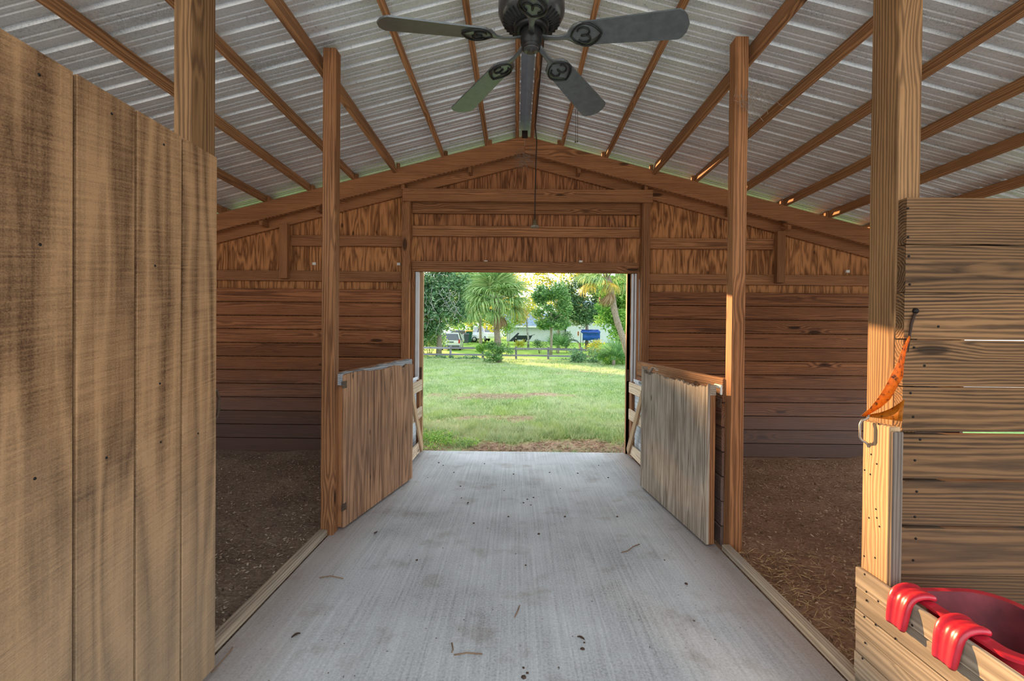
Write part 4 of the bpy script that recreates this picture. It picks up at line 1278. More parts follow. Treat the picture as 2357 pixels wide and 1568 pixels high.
# bare grey twigs hanging in it
rt = random.Random(4)
tw = []
for k in range(26):
    a = at(rt.uniform(975, 1060), rt.uniform(650, 735), 31.2)
    pts = [a]
    for q in range(4): pts.append(pts[-1] + Vector((rt.uniform(-.35, .35), rt.uniform(-.1, .1), rt.uniform(-.55, .1))))
    tw.append(pts)
zb = Vector((b0[0], b0[1], gz(*b0)))
for pts in tw: link('bare_twig', tube_mesh([p - zb for p in pts], .012, 4, plain('pale_twig', srgb(176, 176, 178), .9)), None, root)
b1 = (at(1140, 800, 47).x, 47.0)
tree('yellow_tree', 'sunlit yellow green tree behind the tall cabbage palm', *b1, 4.0, blobfill(1070, 1200, 560, 745, 47, b1, 46, 1.15, 300, 2, 1.5), .15, G_yel, 2, .15, TG)
b1 = (at(1105, 800, 42).x, 42.0)
tree('leafy_tree', 'light green tree between the blue green tree and the palm', *b1, 3.6, blobfill(1065, 1135, 580, 742, 42, b1, 22, 1.0, 260, 12, 1.2), .14, G_mid, 12, .13, TG)
b2 = (at(1285, 800, 50).x, 50.0)
tree('airy_tree', 'tall airy tree with golden sunlit leaves and white sky showing through', *b2, 6.0, blobfill(1215, 1350, 560, 715, 50, b2, 44, 1.05, 150, 3, 1.5), .17, G_yel, 3, .14, TG)
tree('slender_tree', 'slender green tree standing in front of the white house', at(1268, 800, 37).x, 37.0, 3.4, blobfill(1238, 1302, 660, 750, 37, (at(1268, 800, 37).x, 37.0), 26, .62, 330, 5, .8), .11, G_mid, 5, .10, TG)
b3 = (at(1350, 800, 46).x, 46.0)
tree('dark_oak', 'dark green oak above the blue tarpaulin', *b3, 4.4, blobfill(1298, 1410, 648, 738, 46, b3, 40, .95, 380, 6, 1.4), .13, G_dark, 6, .16, TG)
b4 = (at(1425, 800, 29).x, 29.0)
tree('bright_shrub_tree', 'bright green leafy tree at the right edge of the doorway', *b4, 3.0, blobfill(1388, 1470, 640, 785, 29, b4, 36, .6, 330, 7, .9), .11, G_bright, 7, .09, TG)
# woods further back, closing the view
for k, (px, Yk, hgt, m, lb) in enumerate(((1000, 72, 9.5, G_mid, 'green tree far behind the parked cars at left'), (1085, 78, 8.0, G_bright, 'pale green tree far behind the white pickup'),
                                       (1200, 80, 7.0, G_mid, 'green tree rising behind the white house roof'), (1330, 76, 6.0, G_dark, 'dark tree behind the second house'), (1420, 70, 9.5, G_mid, 'green tree far behind the bright shrub tree'))):
    x = at(px, 800, Yk).x
    r = random.Random(60 + k)
    blobs = [(r.uniform(-4, 4), r.uniform(-1.5, 1.5), r.uniform(.8, hgt), 1.9, 1.6, 1.5, 170) for _ in range(26)]
    tree('background_tree', lb, x, Yk, hgt * .6, blobs, .24, m, 60 + k, .25, 'far trees')
# unseen tree row added left of view, tops shaped to screen the low sun
def sun_screen_top(x): return float(np.interp(x, [-22, -17, -13.35, -12.95, -8, -5.6], [6.4, 6.1, 6.12, 6.62, 7.0, 7.0]))
for k, (xa, xb, lb) in enumerate(((-9.6, -6.8, 'dense tree added as a sun screen just left of the doorway view'), (-12.9, -9.7, 'second dense tree added as a sun screen left of the doorway view'), (-16.4, -13.2, 'third dense tree added as a sun screen left of the doorway view'), (-20.4, -16.6, 'fourth dense tree added as a sun screen left of the doorway view'))):
    r = random.Random(80 + k); xm = (xa + xb) / 2; ym = 31.5; blobs = []
    x = xa
    while x <= xb:
        tz = sun_screen_top(x)
        z = tz - .42
        while z > .2:
            blobs.append((x - xm + r.uniform(-.12, .12), r.uniform(-.5, .5), z, .62, .9, .50, 150))
            z -= .62
        x += .42
    r.shuffle(blobs)
    tree('sun_screen_tree', lb, xm, ym, 4.0, blobs, .15, G_blue, 80 + k, .16, 'sun screening tree row left of the view')

def shrub(name, label, px0, px1, py0, py1, Y, n, rad, per, size, mat, seed, group=None, dy=.4):
    b = (at((px0 + px1) / 2, 800, Y).x, Y)
    zb = gz(*b)
    root = empty(name, (b[0], b[1], zb), label=label, cat='shrub', group=group)
    bl_ = blobfill(px0, px1, py0, py1, Y, b, n, rad, per, seed, dy)
    r = random.Random(seed)
    for k in range(5):
        q = bl_[k % len(bl_)]
        link('stem', tube_mesh([(r.uniform(-.1, .1), 0, -.05), (q[0] * .5, q[1] * .5, q[2] * .5), (q[0], q[1], q[2])], [.02, .014, .006], 5, M_bark), None, root)
    o = link('foliage', leaf_cloud(bl_, size, mat, seed), None, root); o['kind'] = 'stuff'
    return root
SG = 'shrubs along the fence'
shrub('weedy_shrub', 'leafy green shrub growing around the base of the tall palm', 1122, 1180, 790, 838, 25.2, 12, .32, 190, .055, G_mid, 101, SG)
shrub('weedy_shrub', 'small leafy bush arching left of the palm trunk over the fence', 1100, 1140, 785, 812, 26.5, 7, .3, 150, .055, G_bright, 102, SG)
shrub('round_shrub', 'rounded dark green bush in the neighbouring yard left of the slender tree', 1232, 1252, 788, 800, 40, 5, .4, 170, .06, G_dark, 103, SG)
shrub('weedy_shrub', 'wide low green thicket in front of the fence at right', 1310, 1375, 806, 836, 26.5, 13, .34, 190, .055, G_blue, 104, SG)
shrub('weedy_shrub', 'low leafy groundcover beneath the fan leaved bush at right', 1372, 1445, 815, 836, 25, 13, .32, 190, .05, G_bright, 105, SG)
shrub('weedy_shrub', 'yellow green shrub beside the fan leaved bush', 1355, 1385, 790, 815, 28, 7, .32, 150, .055, G_yel, 106, SG)
shrub('weedy_shrub', 'dark weeds along the fence foot at left', 968, 1110, 822, 832, 29.6, 16, .25, 130, .06, G_blue, 107, SG)
shrub('weedy_shrub', 'dark weeds along the fence foot between palm and thicket', 1185, 1310, 829, 836, 29.8, 12, .16, 90, .05, G_dark, 108, SG)
shrub('leafy_shrub', 'green shrub behind the parked minivan at left', 968, 1018, 745, 795, 38, 10, .6, 190, .08, G_mid, 109, SG)
shrub('leafy_shrub', 'dark shrub under the blue green tree at the left edge of the doorway', 960, 1012, 752, 808, 35, 14, .5, 260, .08, G_blue, 113, SG)
shrub('leafy_shrub', 'bright bush beside the corner of the white house', 1160, 1178, 735, 775, 45, 7, .6, 150, .08, G_bright, 110, SG)
shrub('leafy_shrub', 'green shrub under the slender tree', 1255, 1310, 770, 798, 41, 10, .6, 170, .07, G_dark, 111, SG)
shrub('leafy_shrub', 'yellowing low bushes along the white house wall', 1180, 1205, 788, 796, 48, 6, .45, 120, .07, G_yel, 112, SG)
# weeds by the left jamb
def jamb_weeds():
    root = empty('doorway_weeds', (-.85, 5.95, -.06), label='low leafy weeds growing beside the left jamb of the doorway', cat='weeds')
    r = random.Random(8)
    bl_ = [(r.uniform(-.5, .32), r.uniform(-.28, .5), r.uniform(.0, .12) * (1 if r.random() < .7 else 1.8), .13, .12, .07, 70) for _ in range(20)]
    o = link('foliage', leaf_cloud(bl_, .018, G_bright, 9), None, root); o['kind'] = 'stuff'
    for k in range(8):
        q = bl_[k]
        link('stem', tube_mesh([(q[0] * .8, q[1], -.03), (q[0], q[1], q[2] + .03)], [.004, .002], 5, leaf_mat('weed_stem', [srgb(110, 130, 70), srgb(120, 140, 80)])), None, root)
    o.data.transform(Matrix.Identity(4))
jamb_weeds()

# fan palms
PALM = leaf_mat('palm_green', [srgb(84, 122, 66), srgb(120, 158, 88), srgb(152, 184, 112), srgb(178, 200, 132)], .35, .45)
PALM_Y = leaf_mat('palm_yellow', [srgb(150, 140, 60), srgb(190, 172, 78), srgb(150, 160, 80)], .5)
PALM_D = leaf_mat('palm_dead', [srgb(120, 92, 66), srgb(150, 122, 92), srgb(172, 152, 128)], .2)
def frond_mesh(length, fan, droop, seed, mat, nleaf=34):
    """petiole along +X, then a costapalmate fan whose narrow leaflets arch over and hang"""
    r = random.Random(seed)
    V, F = [], []
    pet = length * .45
    w = .014
    pp_ = [(0, 0, 0), (pet * .5, 0, .05), (pet, 0, .03)]
    for (a, b) in zip(pp_[:-1], pp_[1:]):
        i = len(V)
        V += [Vector((a[0], -w, a[2])), Vector((a[0], w, a[2])), Vector((b[0], w, b[2])), Vector((b[0], -w, b[2]))]
        F.append((i, i + 1, i + 2, i + 3))
    for k in range(nleaf):
        a = (k / (nleaf - 1) - .5) * fan + r.uniform(-.05, .05)
        L = (length * .60) * (1 - .15 * (abs(a) / (fan / 2)) ** 2) * r.uniform(.8, 1.12)
        d = Vector((math.cos(a), math.sin(a), 0))
        side = Vector((-math.sin(a), math.cos(a), .25 * r.uniform(-1, 1)))
        lw = L * .026
        prev = None
        n = 6
        p = Vector((pet + .12 * length * math.cos(a) * .3, 0, .03)); hd = 0.12 + r.uniform(-.1, .1)
        for q in range(n + 1):
            s = q / n
            ww = lw * (1.0 if s < .35 else (1 - ((s - .35) / .65) ** 1.5)) + .002
            cur = (p - side * ww, p + side * ww)
            if prev:
                i = len(V)
                V += [prev[0], prev[1], cur[1], cur[0]]; F.append((i, i + 1, i + 2, i + 3))
            prev = cur
            p = p + (d * math.cos(hd) + Vector((0, 0, math.sin(hd)))) * (L / n)
            hd = max(-1.5, hd - droop * (.25 + .5 * s))
    me = mesh_from(V, F, 'frond')
    bm = bmesh.new(); bm.from_mesh(me); bmesh.ops.remove_doubles(bm, verts=bm.verts[:], dist=1e-5); bm.to_mesh(me); bm.free()
    me.materials.append(mat)
    return me
M_palmbark = plain('palm_bark', srgb(150, 138, 124), .9, 0, .35, 22, .2, .8)
def palm(name, label, base, top, tr, R_, nf, seed, cat='palm', dead=4, yellow=3, boots=True):
    base, top = Vector(base), Vector(top)
    root = empty(name, base, label=label, cat=cat)
    h = top - base
    n = 14
    pts = [Vector((0, 0, -.2))] + [h * (i / n) + Vector((.05 * math.sin(i * .6), 0, 0)) for i in range(1, n + 1)]
    rads = [tr * 1.25] + [tr * (1.06 if i % 2 else .94) for i in range(1, n + 1)]
    link('trunk', tube_mesh(pts, rads, 14, M_palmbark), None, root)
    r = random.Random(seed)
    ms = [frond_mesh(R_, 3.3, d, seed + i, PALM) for i, d in enumerate((.35, .55, .75, .9))]
    my = frond_mesh(R_, 3.0, .9, seed + 9, PALM_Y); md = frond_mesh(R_ * .7, 2.0, 1.0, seed + 10, PALM_D, 22)
    ga = 2.39996
    for k in range(nf):
        s = k / max(1, nf - 1)
        elev = R(80 - 98 * s + r.uniform(-8, 8))
        me = ms[min(3, int(s * 4))]
        if s > .85 and yellow > 0: me = my; yellow -= 1
        o = link('frond', me, None, root, h + Vector((0, 0, -.25 * s)))
        o.rotation_euler = (Matrix.Rotation(k * ga + r.uniform(-.15, .15), 3, 'Z') @ Matrix.Rotation(-elev, 3, 'Y') @ Matrix.Rotation(r.uniform(-.4, .4), 3, 'X')).to_euler()
        s_ = r.uniform(.88, 1.08); o.scale = (s_, s_, s_)
    for k in range(dead):
        o = link('dead_frond', md, None, root, h + Vector((0, 0, -.35)))
        o.rotation_euler = (Matrix.Rotation(k * ga * 1.7 + 1, 3, 'Z') @ Matrix.Rotation(R(50 + 8 * k), 3, 'Y')).to_euler()
    if boots:
        bt = tube_mesh([(0, 0, 0), (.12, 0, .06), (.22, 0, .22)], [.05, .04, .02], 5, plain('palm_boot', srgb(128, 112, 98), .9))
        for k in range(16):
            o = link('leaf_boot', bt, None, root, h + Vector((0, 0, -.55 + .04 * k)))
            o.rotation_euler = (0, 0, k * ga)
    return root
pb = at(1148, 836, 25.6); pb.z = gz(pb.x, 25.6)
pt = at(1143, 692, 25.6)
palm('cabbage_palm', 'tall cabbage palm with a grey trunk in the middle of the doorway view', pb, pt, .165, 2.2, 50, 3, dead=2, yellow=2)
pb = at(1452, 800, 22.5); pb.z = gz(pb.x, 22.5)
pt = at(1396, 638, 22.5)
palm('cabbage_palm', 'leaning cabbage palm with hanging dead fronds at the right', pb, pt, .15, 1.75, 26, 5, dead=5, yellow=6)
def fan_bush(px, py, Y, R_, nf, seed, label):
    p = at(px, py, Y); b = Vector((p.x, Y, gz(p.x, Y)))
    root = empty('fan_palm_bush', b, label=label, cat='shrub')
    m_ = [frond_mesh(R_, 3.6, d, seed + i, leaf_mat('palmetto_green', [srgb(70, 118, 66), srgb(104, 152, 88), srgb(140, 182, 112)], .35), 22) for i, d in enumerate((.12, .25))]
    r = random.Random(seed)
    link('stem', tube_mesh([(0, 0, -.1), (.03, 0, .35)], [.1, .07], 8, M_palmbark), None, root)
    for k in range(nf):
        o = link('frond', m_[k % 2], None, root, (0, 0, .25))
        o.rotation_euler = (Matrix.Rotation(k * 2.4, 3, 'Z') @ Matrix.Rotation(-R(r.uniform(15, 80)), 3, 'Y') @ Matrix.Rotation(r.uniform(-.5, .5), 3, 'X')).to_euler()
fan_bush(1412, 826, 24.4, 1.25, 20, 31, 'green fan leaved palmetto bush at the right edge of the lawn')
fan_bush(1285, 790, 40, 1.6, 14, 33, 'fan leaved palmetto under the slender tree by the house')

# ------------------------------------------------------------------ OUTSIDE: fence
fpx = [905, 965, 1037, 1111, 1188, 1262, 1338, 1412, 1480]
def fence_y(px): return 30.5 - (px - 905) / 575 * 1.6
fb = at(905, 800, fence_y(905))
fen = empty('rail_fence', (fb.x, fb.y, gz(fb.x, fb.y)), label='weathered grey three rail wooden fence across the lawn', cat='fence')
FB = Vector(fen.location)
tops = []
for i, px in enumerate(fpx):
    Yf = fence_y(px); x = at(px, 800, Yf).x; zb = gz(x, Yf)
    h_ = 1.0 + .06 * math.sin(i * 2.3)
    zt2 = at(px, 796 + (px - 970) * .012 + 1, Yf).z
    h_ = zt2 - zb
    o = rel(box('post', x - .065, x + .065, Yf - .06, Yf + .06, zb - .1, zb + h_ + .05, W_fence('Z'), fen, c=.008), FB)
    o.rotation_euler = (0, R(random.Random(i).uniform(-1.5, 1.5)), 0)
    tops.append(Vector((x, Yf - .08, zb + h_)))
for i in range(len(tops) - 1):
    for q, dz in enumerate((-.09, -.52, -.95)):
        a = tops[i] + Vector((.002, 0, dz + .015 * math.sin(i * 3 + q))); b = tops[i + 1] + Vector((-.002, 0, dz + .015 * math.sin(i * 3 + 2 + q)))
        o = beam('rail', a, b, .035, .13 if q == 0 else .12, W_fence('X'), fen, c=.004)
        o.location = Vector(o.location) - FB

# ------------------------------------------------------------------ OUTSIDE: vehicles
M_glass = plain('car_glass', srgb(52, 70, 80), .12, 0, .1, 4, .8, coat=.4)
M_tyre = plain('tyre', srgb(36, 36, 38), .8, 0, .1)
M_carw = plain('car_white', srgb(228, 232, 236), .3, 0, .03, 4, .5, coat=.6)
M_cars = plain('car_silver', srgb(190, 202, 216), .3, .1, .03, 4, .5, coat=.6)
M_rlamp = plain('tail_lamp', srgb(190, 30, 30), .25, 0, .1, 9, .6, coat=.5)
M_trim = plain('car_trim_grey', srgb(92, 98, 104), .5)
M_chrome = plain('wheel_alloy', srgb(180, 184, 188), .35, .7, .08)
def car(name, label, loc, rz, L, Wd, low, cab, paint, kind):
    """low: side profile of the body (x,z), cab: profile of the glasshouse; x forward"""
    root = empty(name, loc, rz, label=label, cat='car', group='cars parked in the neighbouring yard')
    def loftbody(prof, w0, w1, zmid, mat, nm, inset=0.0):
        n = len(prof); V = []
        zs = [p[1] for p in prof]; zlo, zhi = min(zs), max(zs)
        rows = [(-1.0, 0), (-.96, .04), (.96, .04), (1.0, 0)]
        for f, o_ in rows:
            for x, z in prof:
                s = (z - zlo) / (zhi - zlo)
                w = (w0 + (w1 - w0) * s) / 2
                sh = 1 - o_ if False else 1
                xc = x * (1 - (0.02 if abs(f) == 1 else 0))
                V.append(Vector((xc, f * w, z - (.015 if abs(f) == 1 and s > .9 else 0))))
        F = []
        for i in range(3):
            for k in range(n):
                k2 = (k + 1) % n
                F.append((i * n + k, i * n + k2, (i + 1) * n + k2, (i + 1) * n + k))
        F.append(tuple(range(n))[::-1]); F.append(tuple(range(3 * n, 4 * n)))
        bm = bmesh.new(); vv = [bm.verts.new(v) for v in V]
        for f in F: bm.faces.new([vv[i] for i in f])
        bmesh.ops.recalc_face_normals(bm, faces=bm.faces[:])
        me = bpy.data.meshes.new(nm); bm.to_mesh(me); bm.free(); me.materials.append(mat)
        return link(nm, me, None, root)
    loftbody(low, Wd * .97, Wd, 0, paint, 'body')
    loftbody(cab, Wd * .95, Wd * .74, 0, M_glass, 'windows')
    # roof skin and pillars over the glass
    zs = [p[1] for p in cab]; zt2 = max(zs); zl = min(zs)
    xs_top = [p[0] for p in cab if p[1] > zt2 - .12]; xs_bot = [p[0] for p in cab if p[1] < zl + .05]
    rf = [(min(xs_top) - .02, zt2 - .1), (min(xs_top) + .06, zt2 + .015), (max(xs_top) - .1, zt2 + .015), (max(xs_top) + .05, zt2 - .08), (max(xs_top) - .1, zt2 - .03), (min(xs_top) + .08, zt2 - .03)]
    link('roof', prism_mesh(rf, Wd * .77, paint), None, root)
    for s in (-1, 1):
        wt, wl = Wd * .375, Wd * .48
        for (xt, xb) in ((min(xs_top), min(xs_bot)), (max(xs_top), max(xs_bot))):
            beam('pillar', Vector((xb, s * wl, zl - .02)) + root.location * 0, Vector((xt, s * wt, zt2 - .03)), .07, .09, paint, root)
        xm = (min(xs_top) + max(xs_top)) / 2
        beam('pillar', Vector((xm, s * (wl + .005), zl)), Vector((xm, s * (wt + .005), zt2 - .02)), .03, .08, M_trim, root)
        for x in (-L * .31, L * .31):
            w_ = link('wheel', lathe_mesh([(.0, -.1), (.2, -.1), (.30, -.09), (.33, -.05), (.33, .05), (.30, .09), (.2, .1), (0, .1)], 18, M_tyre), None, root, (x, s * (Wd / 2 - .09), .33), (R(90), 0, 0))
            link('hubcap', lathe_mesh([(0, .105), (.12, .11), (.19, .102), (.19, .09)], 14, M_chrome), None, w_, (0, 0, 0), (0 if s < 0 else R(180), 0, 0))
        zz = .95 if kind != 'sedan' else .78
        box('tail_light', -L / 2 - .012, -L / 2 + .05, s * Wd * .44 - .08, s * Wd * .44 + .08, zz - (.2 if kind == 'van' else .08), zz + (.18 if kind == 'van' else .08), M_rlamp, root, c=.01)
        box('head_light', L / 2 - .06, L / 2 + .008, s * Wd * .38 - .15, s * Wd * .38 + .15, .66, .82, M_chrome, root, c=.01)
        o = box('mirror', L * .17, L * .17 + .1, s * (Wd / 2 + .08) - .09, s * (Wd / 2 + .08) + .09, 1.02, 1.16, paint, root, c=.02)
    box('bumper', -L / 2 - .05, -L / 2 + .05, -Wd * .47, Wd * .47, .36, .56, M_trim if kind == 'van' else paint, root, c=.02)
    box('plate_recess', -L / 2 - .02, -L / 2 + .01, -.33, .33, .80, .92, M_trim, root, c=.005)
    return root
van_low = [(-2.35, .32), (2.3, .32), (2.42, .55), (2.38, .80), (1.55, 1.02), (-2.35, 1.05), (-2.40, .8)]
van_cab = [(-2.36, 1.04), (1.5, 1.02), (.75, 1.62), (.4, 1.72), (-1.95, 1.76), (-2.12, 1.70)]
sed_low = [(-2.25, .30), (2.2, .30), (2.3, .5), (2.22, .72), (1.1, .92), (-1.5, .96), (-2.2, .94), (-2.3, .6)]
sed_cab = [(-1.75, .95), (1.15, .92), (.35, 1.36), (0, 1.43), (-.8, 1.42), (-1.2, 1.34)]
suv_low = [(-2.3, .36), (2.25, .36), (2.35, .6), (2.3, .95), (1.25, 1.10), (-2.25, 1.10), (-2.35, .8)]
suv_cab = [(-2.2, 1.09), (1.2, 1.09), (.5, 1.68), (.2, 1.76), (-1.85, 1.78), (-2.05, 1.70)]
v0 = at(1034, 800, 44.5); v0.z = at(1034, 807, 46).z
car('minivan', 'white minivan seen from behind at the left beyond the fence', v0 + Vector((0, 2.2, 0)), R(93), 4.8, 1.95, van_low, van_cab, M_carw, 'van')
v0 = at(1063, 785, 57); v0.z = at(1063, 787, 57).z
car('sedan_car', 'silver sedan parked sideways behind the white minivan', v0, R(14), 4.6, 1.8, sed_low, sed_cab, M_cars, 'sedan')
v0 = at(1121, 785, 56); v0.z = at(1121, 786, 56).z
car('pickup_car', 'white tall car parked left of the palm trunk near the picket fence', v0, R(-62), 4.6, 1.9, suv_low, suv_cab, M_carw, 'suv')

# wheelie bins
def bin_(px, py, Y, s, body, lid, label):
    p = at(px, py, Y)
    root = empty('wheelie_bin', p, R(10), label=label, cat='bin', group='wheelie bins by the cars')
    V = []
    for z, w, d in ((.06, .40, .42), (.98, .56, .60)):
        V += [(-w / 2, -d / 2, z), (w / 2, -d / 2, z), (w / 2, d / 2, z), (-w / 2, d / 2, z)]
    me = mesh_from(V, [(3, 2, 1, 0), (4, 5, 6, 7)] + [(i, (i + 1) % 4, 4 + (i + 1) % 4, 4 + i) for i in range(4)]); me.materials.append(body)
    link('body', me, None, root)
    link('lid', prism_mesh([(-.33, .98), (.33, .98), (.31, 1.06), (.1, 1.10), (-.2, 1.10), (-.31, 1.05)], .60, lid, 'X'), None, root)
    box('grip', -.28, .28, .30, .35, .96, 1.0, body, root, c=.01)
    for sx in (-1, 1): link('wheel', lathe_mesh([(0, -.03), (.1, -.03), (.11, 0), (.1, .03), (0, .03)], 12, M_tyre), None, root, (sx * .24, .24, .11), (0, R(90), 0))
    root.scale = (s, s, s)
M_bin1 = plain('bin_grey_blue', srgb(66, 78, 96), .5); M_bin2 = plain('bin_green', srgb(28, 84, 76), .5); M_lid = plain('bin_lid_yellow', srgb(206, 170, 70), .5)
bin_(1073, 791, 53, 1.05, M_bin1, M_bin1, 'grey blue wheelie bin right of the silver sedan')
bin_(1079, 789, 54.5, 1.35, M_bin2, M_lid, 'dark green wheelie bin with a yellow lid right of the silver sedan')
# picket fence
p0 = at(1082, 788, 58); p1 = at(1110, 788, 58)
pf = empty('picket_fence', p0, label='short white picket fence between the bins and the white car', cat='fence')
n = 13
for k in range(n):
    x = p0.x + (p1.x - p0.x) * k / (n - 1)
    me = _box_cache.get('picket') or prism_mesh([(-.04, 0), (.04, 0), (.04, .95), (0, 1.03), (-.04, .95)], .02, M_white)
    _box_cache['picket'] = me
    link('picket', me, None, pf, Vector((x, 58, p0.z)) - p0)
for z in (.3, .75):
    rel(box('rail', p0.x - .05, p1.x + .05, 58.012, 58.04, p0.z + z, p0.z + z + .07, M_white, pf), p0)

# ------------------------------------------------------------------ OUTSIDE: houses and yard things
M_stucco = plain('white_stucco', srgb(196, 206, 212), .8, 0, .05, 3)
M_shing = plain('blue_grey_shingles', srgb(118, 140, 158), .8, 0, .2, 3, .3, .3)
def house(label, px0, px1, py_eave, py_base, Y, depth, ridge_h, gable=False, win=()):
    a = at(px0, py_base, Y); b = at(px1, py_base, Y); e = at(px0, py_eave, Y).z
    zb = a.z - .5
    root = empty('house', (a.x, Y, zb), label=label, cat='house')
    O = Vector((a.x, Y, zb))
    rel(box('wall', a.x, b.x, Y, Y + depth, zb, e, M_stucco, root, c=.01), O)
    L = b.x - a.x
    rf = [(-.5, e - zb - .02), (depth + .5, e - zb - .02), (depth / 2, e - zb + ridge_h)]
    o = link('roof', prism_mesh(rf, L + .8, M_shing, 'X'), None, root, (L / 2, 0, .01))
    rel(box('fascia', a.x - .4, b.x + .4, Y - .53, Y - .502, e - .16, e + .04, M_white, root), O)
    for (wx0, wx1, wz0, wz1, m) in win:
        p, q = at(wx0, wz1, Y), at(wx1, wz0, Y)
        w_ = rel(box('window', p.x, q.x, Y - .03, Y - .001, p.z, q.z, M_white, root), O)
        box('pane', -(q.x - p.x) / 2 + .06, (q.x - p.x) / 2 - .06, -.022, -.016, -(q.z - p.z) / 2 + .06, (q.z - p.z) / 2 - .06, m, w_)
    return root
house('white stucco house with a blue grey roof behind the palm', 1166, 1300, 751, 787, 60, 8, 1.9, win=())
house('pale house wall behind the blue tarpaulin', 1306, 1420, 728, 790, 58, 8, 2.2, win=((1328, 1334, 762, 774, plain('orange_board', srgb(150, 96, 60), .7)),))
# slim pale trunk in front of the house
p = at(1216, 801, 45); q = at(1212, 735, 45)
root = empty('slim_tree', p, label='slim pale trunked tree in front of the white house', cat='tree')
link('trunk', tube_mesh([(0, 0, -.2), (.0, 0, .8), ((q - p).x * .5, 0, (q - p).z * .55), q - p, (q - p) * 1.4], [.12, .10, .085, .07, .04], 8, plain('mottled_bark', srgb(150, 150, 146), .9, 0, .7, 5)), None, root)
o = link('foliage', leaf_cloud([(0, 0, (q - p).z + .9, 1.3, .9, .8, 300), (-.8, 0, (q - p).z + .5, .9, .7, .5, 200), (.9, 0, (q - p).z + .3, .8, .6, .4, 160)], .12, G_yel, 55), None, root); o['kind'] = 'stuff'
p = at(1271, 803, 38)
root = empty('metal_pole', p, label='thin white pole beside the slender tree', cat='pole')
link('pole', tube_mesh([(0, 0, -.3), (0, 0, 1.95)], .03, 8, M_white), None, root)
link('cap', lathe_mesh([(0, 2.0), (.025, 1.99), (.036, 1.96), (.036, 1.93), (0, 1.93)], 10, M_white), None, root)

# garden cart tipped by the house
p = at(1198, 788, 55)
gc = empty('garden_cart', p, label='dark tipped garden cart in front of the white house wall', cat='cart')
M_cart = plain('dark_plastic', srgb(44, 54, 72), .5)
V = [(-.75, -.35, .35), (.75, -.35, .35), (.75, .35, .35), (-.75, .35, .35), (-1.0, -.5, .85), (1.05, -.5, .85), (1.05, .5, .85), (-1.0, .5, .85)]
me = mesh_from(V, [(3, 2, 1, 0)] + [(i, (i + 1) % 4, 4 + (i + 1) % 4, 4 + i) for i in range(4)]); me.materials.append(M_cart)
o = link('tray', me, None, gc, (.35, 0, -.05)); s_ = o.modifiers.new('s', 'SOLIDIFY'); s_.thickness = .03
o = link('lid_panel', prism_mesh([(-1.2, .1), (-.1, 1.15), (.05, 1.05), (-.75, .1)], .7, M_cart), None, gc, (-.2, 0, 0))
for sx in (-.6, .5):
    link('wheel', lathe_mesh([(0, -.05), (.2, -.05), (.24, 0), (.2, .05), (0, .05)], 14, M_tyre), None, gc, (sx, -.3, .22), (R(90), 0, 0))
link('handle', tube_mesh([(1.1, 0, .75), (1.7, 0, .95)], .03, 6, M_cart), None, gc)

# blue tarpaulin shelter
M_tarp = plain('blue_tarp', srgb(30, 84, 176), .45, 0, .12, 2.0, .5, .1)
ta, tb = at(1341, 790, 45), at(1381, 790, 45)
tp = empty('tarp_shelter', ta, label='blue tarpaulin shelter over a frame beside the pale house', cat='shelter')
zt2, zm, zl = at(1341, 758, 45).z - ta.z, at(1341, 765, 45).z - ta.z, at(1341, 784, 45).z - ta.z
Lx = tb.x - ta.x
P_ = []
for i in range(15):
    s = i / 14; x = Lx * s
    sg = .04 * math.sin(s * 14)
    P_.append([Vector((x - .15 * (1 - 2 * s), 1.9, zt2 + .02)), Vector((x, .9, zt2 - .03 + sg * .4)), Vector((x - .25 * (s < .08), -.25, zm + sg)), Vector((x, .0 + sg, zm - .12)), Vector((x, .03 - sg, (zm + zl) / 2)), Vector((x, .06 + sg, zl + .10 * s + sg * .5))])
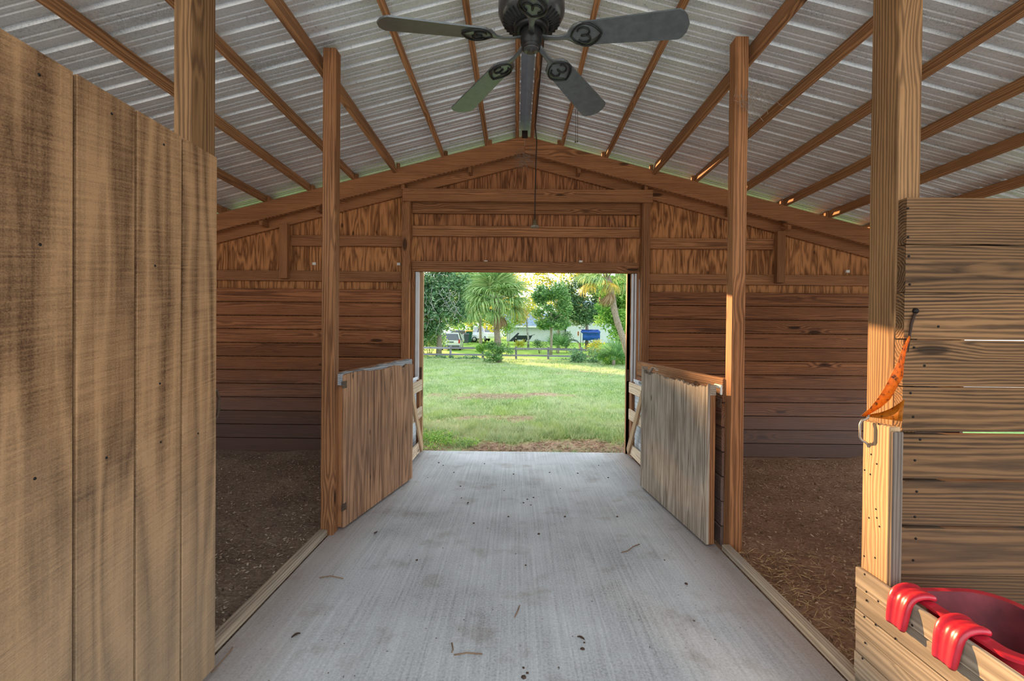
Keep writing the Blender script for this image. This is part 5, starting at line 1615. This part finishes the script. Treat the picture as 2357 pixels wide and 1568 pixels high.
o = link('tarp', grid_mesh(P_, M_tarp), None, tp); s_ = o.modifiers.new('s', 'SOLIDIFY'); s_.thickness = .012
for (x, y) in ((.06, .15), (Lx - .06, .15), (.06, 1.8), (Lx - .06, 1.8)):
    link('leg', tube_mesh([(x, y, -.2), (x, y, zm - .05)], .03, 8, M_trim), None, tp)
# things under the tarp
def spoked(px, py, label):
    p = at(px, py, 45.8)
    root = empty('bicycle_wheel', p, label=label, cat='wheel')
    link('tyre', tube_mesh([(.32 * math.cos(a), .0, .32 * math.sin(a)) for a in [2 * math.pi * k / 20 for k in range(21)]], .03, 6, M_tyre), None, root)
    sp_ = tube_mesh([(0, 0, 0), (.31, 0, 0)], .012, 4, M_tyre)
    for k in range(8): link('spoke', sp_, None, root, (0, 0, 0), (0, 2 * math.pi * k / 8, 0))
spoked(1354, 790, 'black spoked wheel standing under the blue tarpaulin')
p = at(1367, 793, 44.2)
bb = empty('blue_tub', p, label='round blue tub in front of the tarpaulin shelter', cat='tub')
link('body', lathe_mesh([(0, -.25), (.2, -.24), (.30, -.05), (.31, .1), (.24, .25), (0, .3)], 18, plain('light_blue_plastic', srgb(70, 150, 190), .4)), None, bb)
link('rim', lathe_mesh([(.24, .24), (.28, .27), (.24, .30), (.2, .27)], 18, plain('light_blue_plastic', srgb(70, 150, 190), .4)), None, bb)
# covered mound (draped machine)
p = at(1318, 802, 42)
cm = empty('covered_machine', p, label='dark green cover draped over garden machinery left of the tarpaulin', cat='cover')
P_ = []
for i in range(17):
    a = math.pi * i / 16
    P_.append([Vector((-.55 * math.cos(a) * 1.1 * f, y, max(0, math.sin(a)) ** .6 * .85 * g)) for y, f, g in ((-.5, 1.15, .8), (-.35, 1, .98), (.35, 1, 1), (.5, 1.1, .8))])
link('cover', grid_mesh(P_, plain('dark_green_cover', srgb(52, 76, 66), .7, 0, .25, 4)), None, cm)
for sx in (-1, 1):
    link('strap', tube_mesh([(sx * .62, -.52, 0), (sx * .5, -.53, .4), (sx * .2, -.54, .72)], .025, 6, plain('pale_strap', srgb(150, 150, 140), .7)), None, cm)
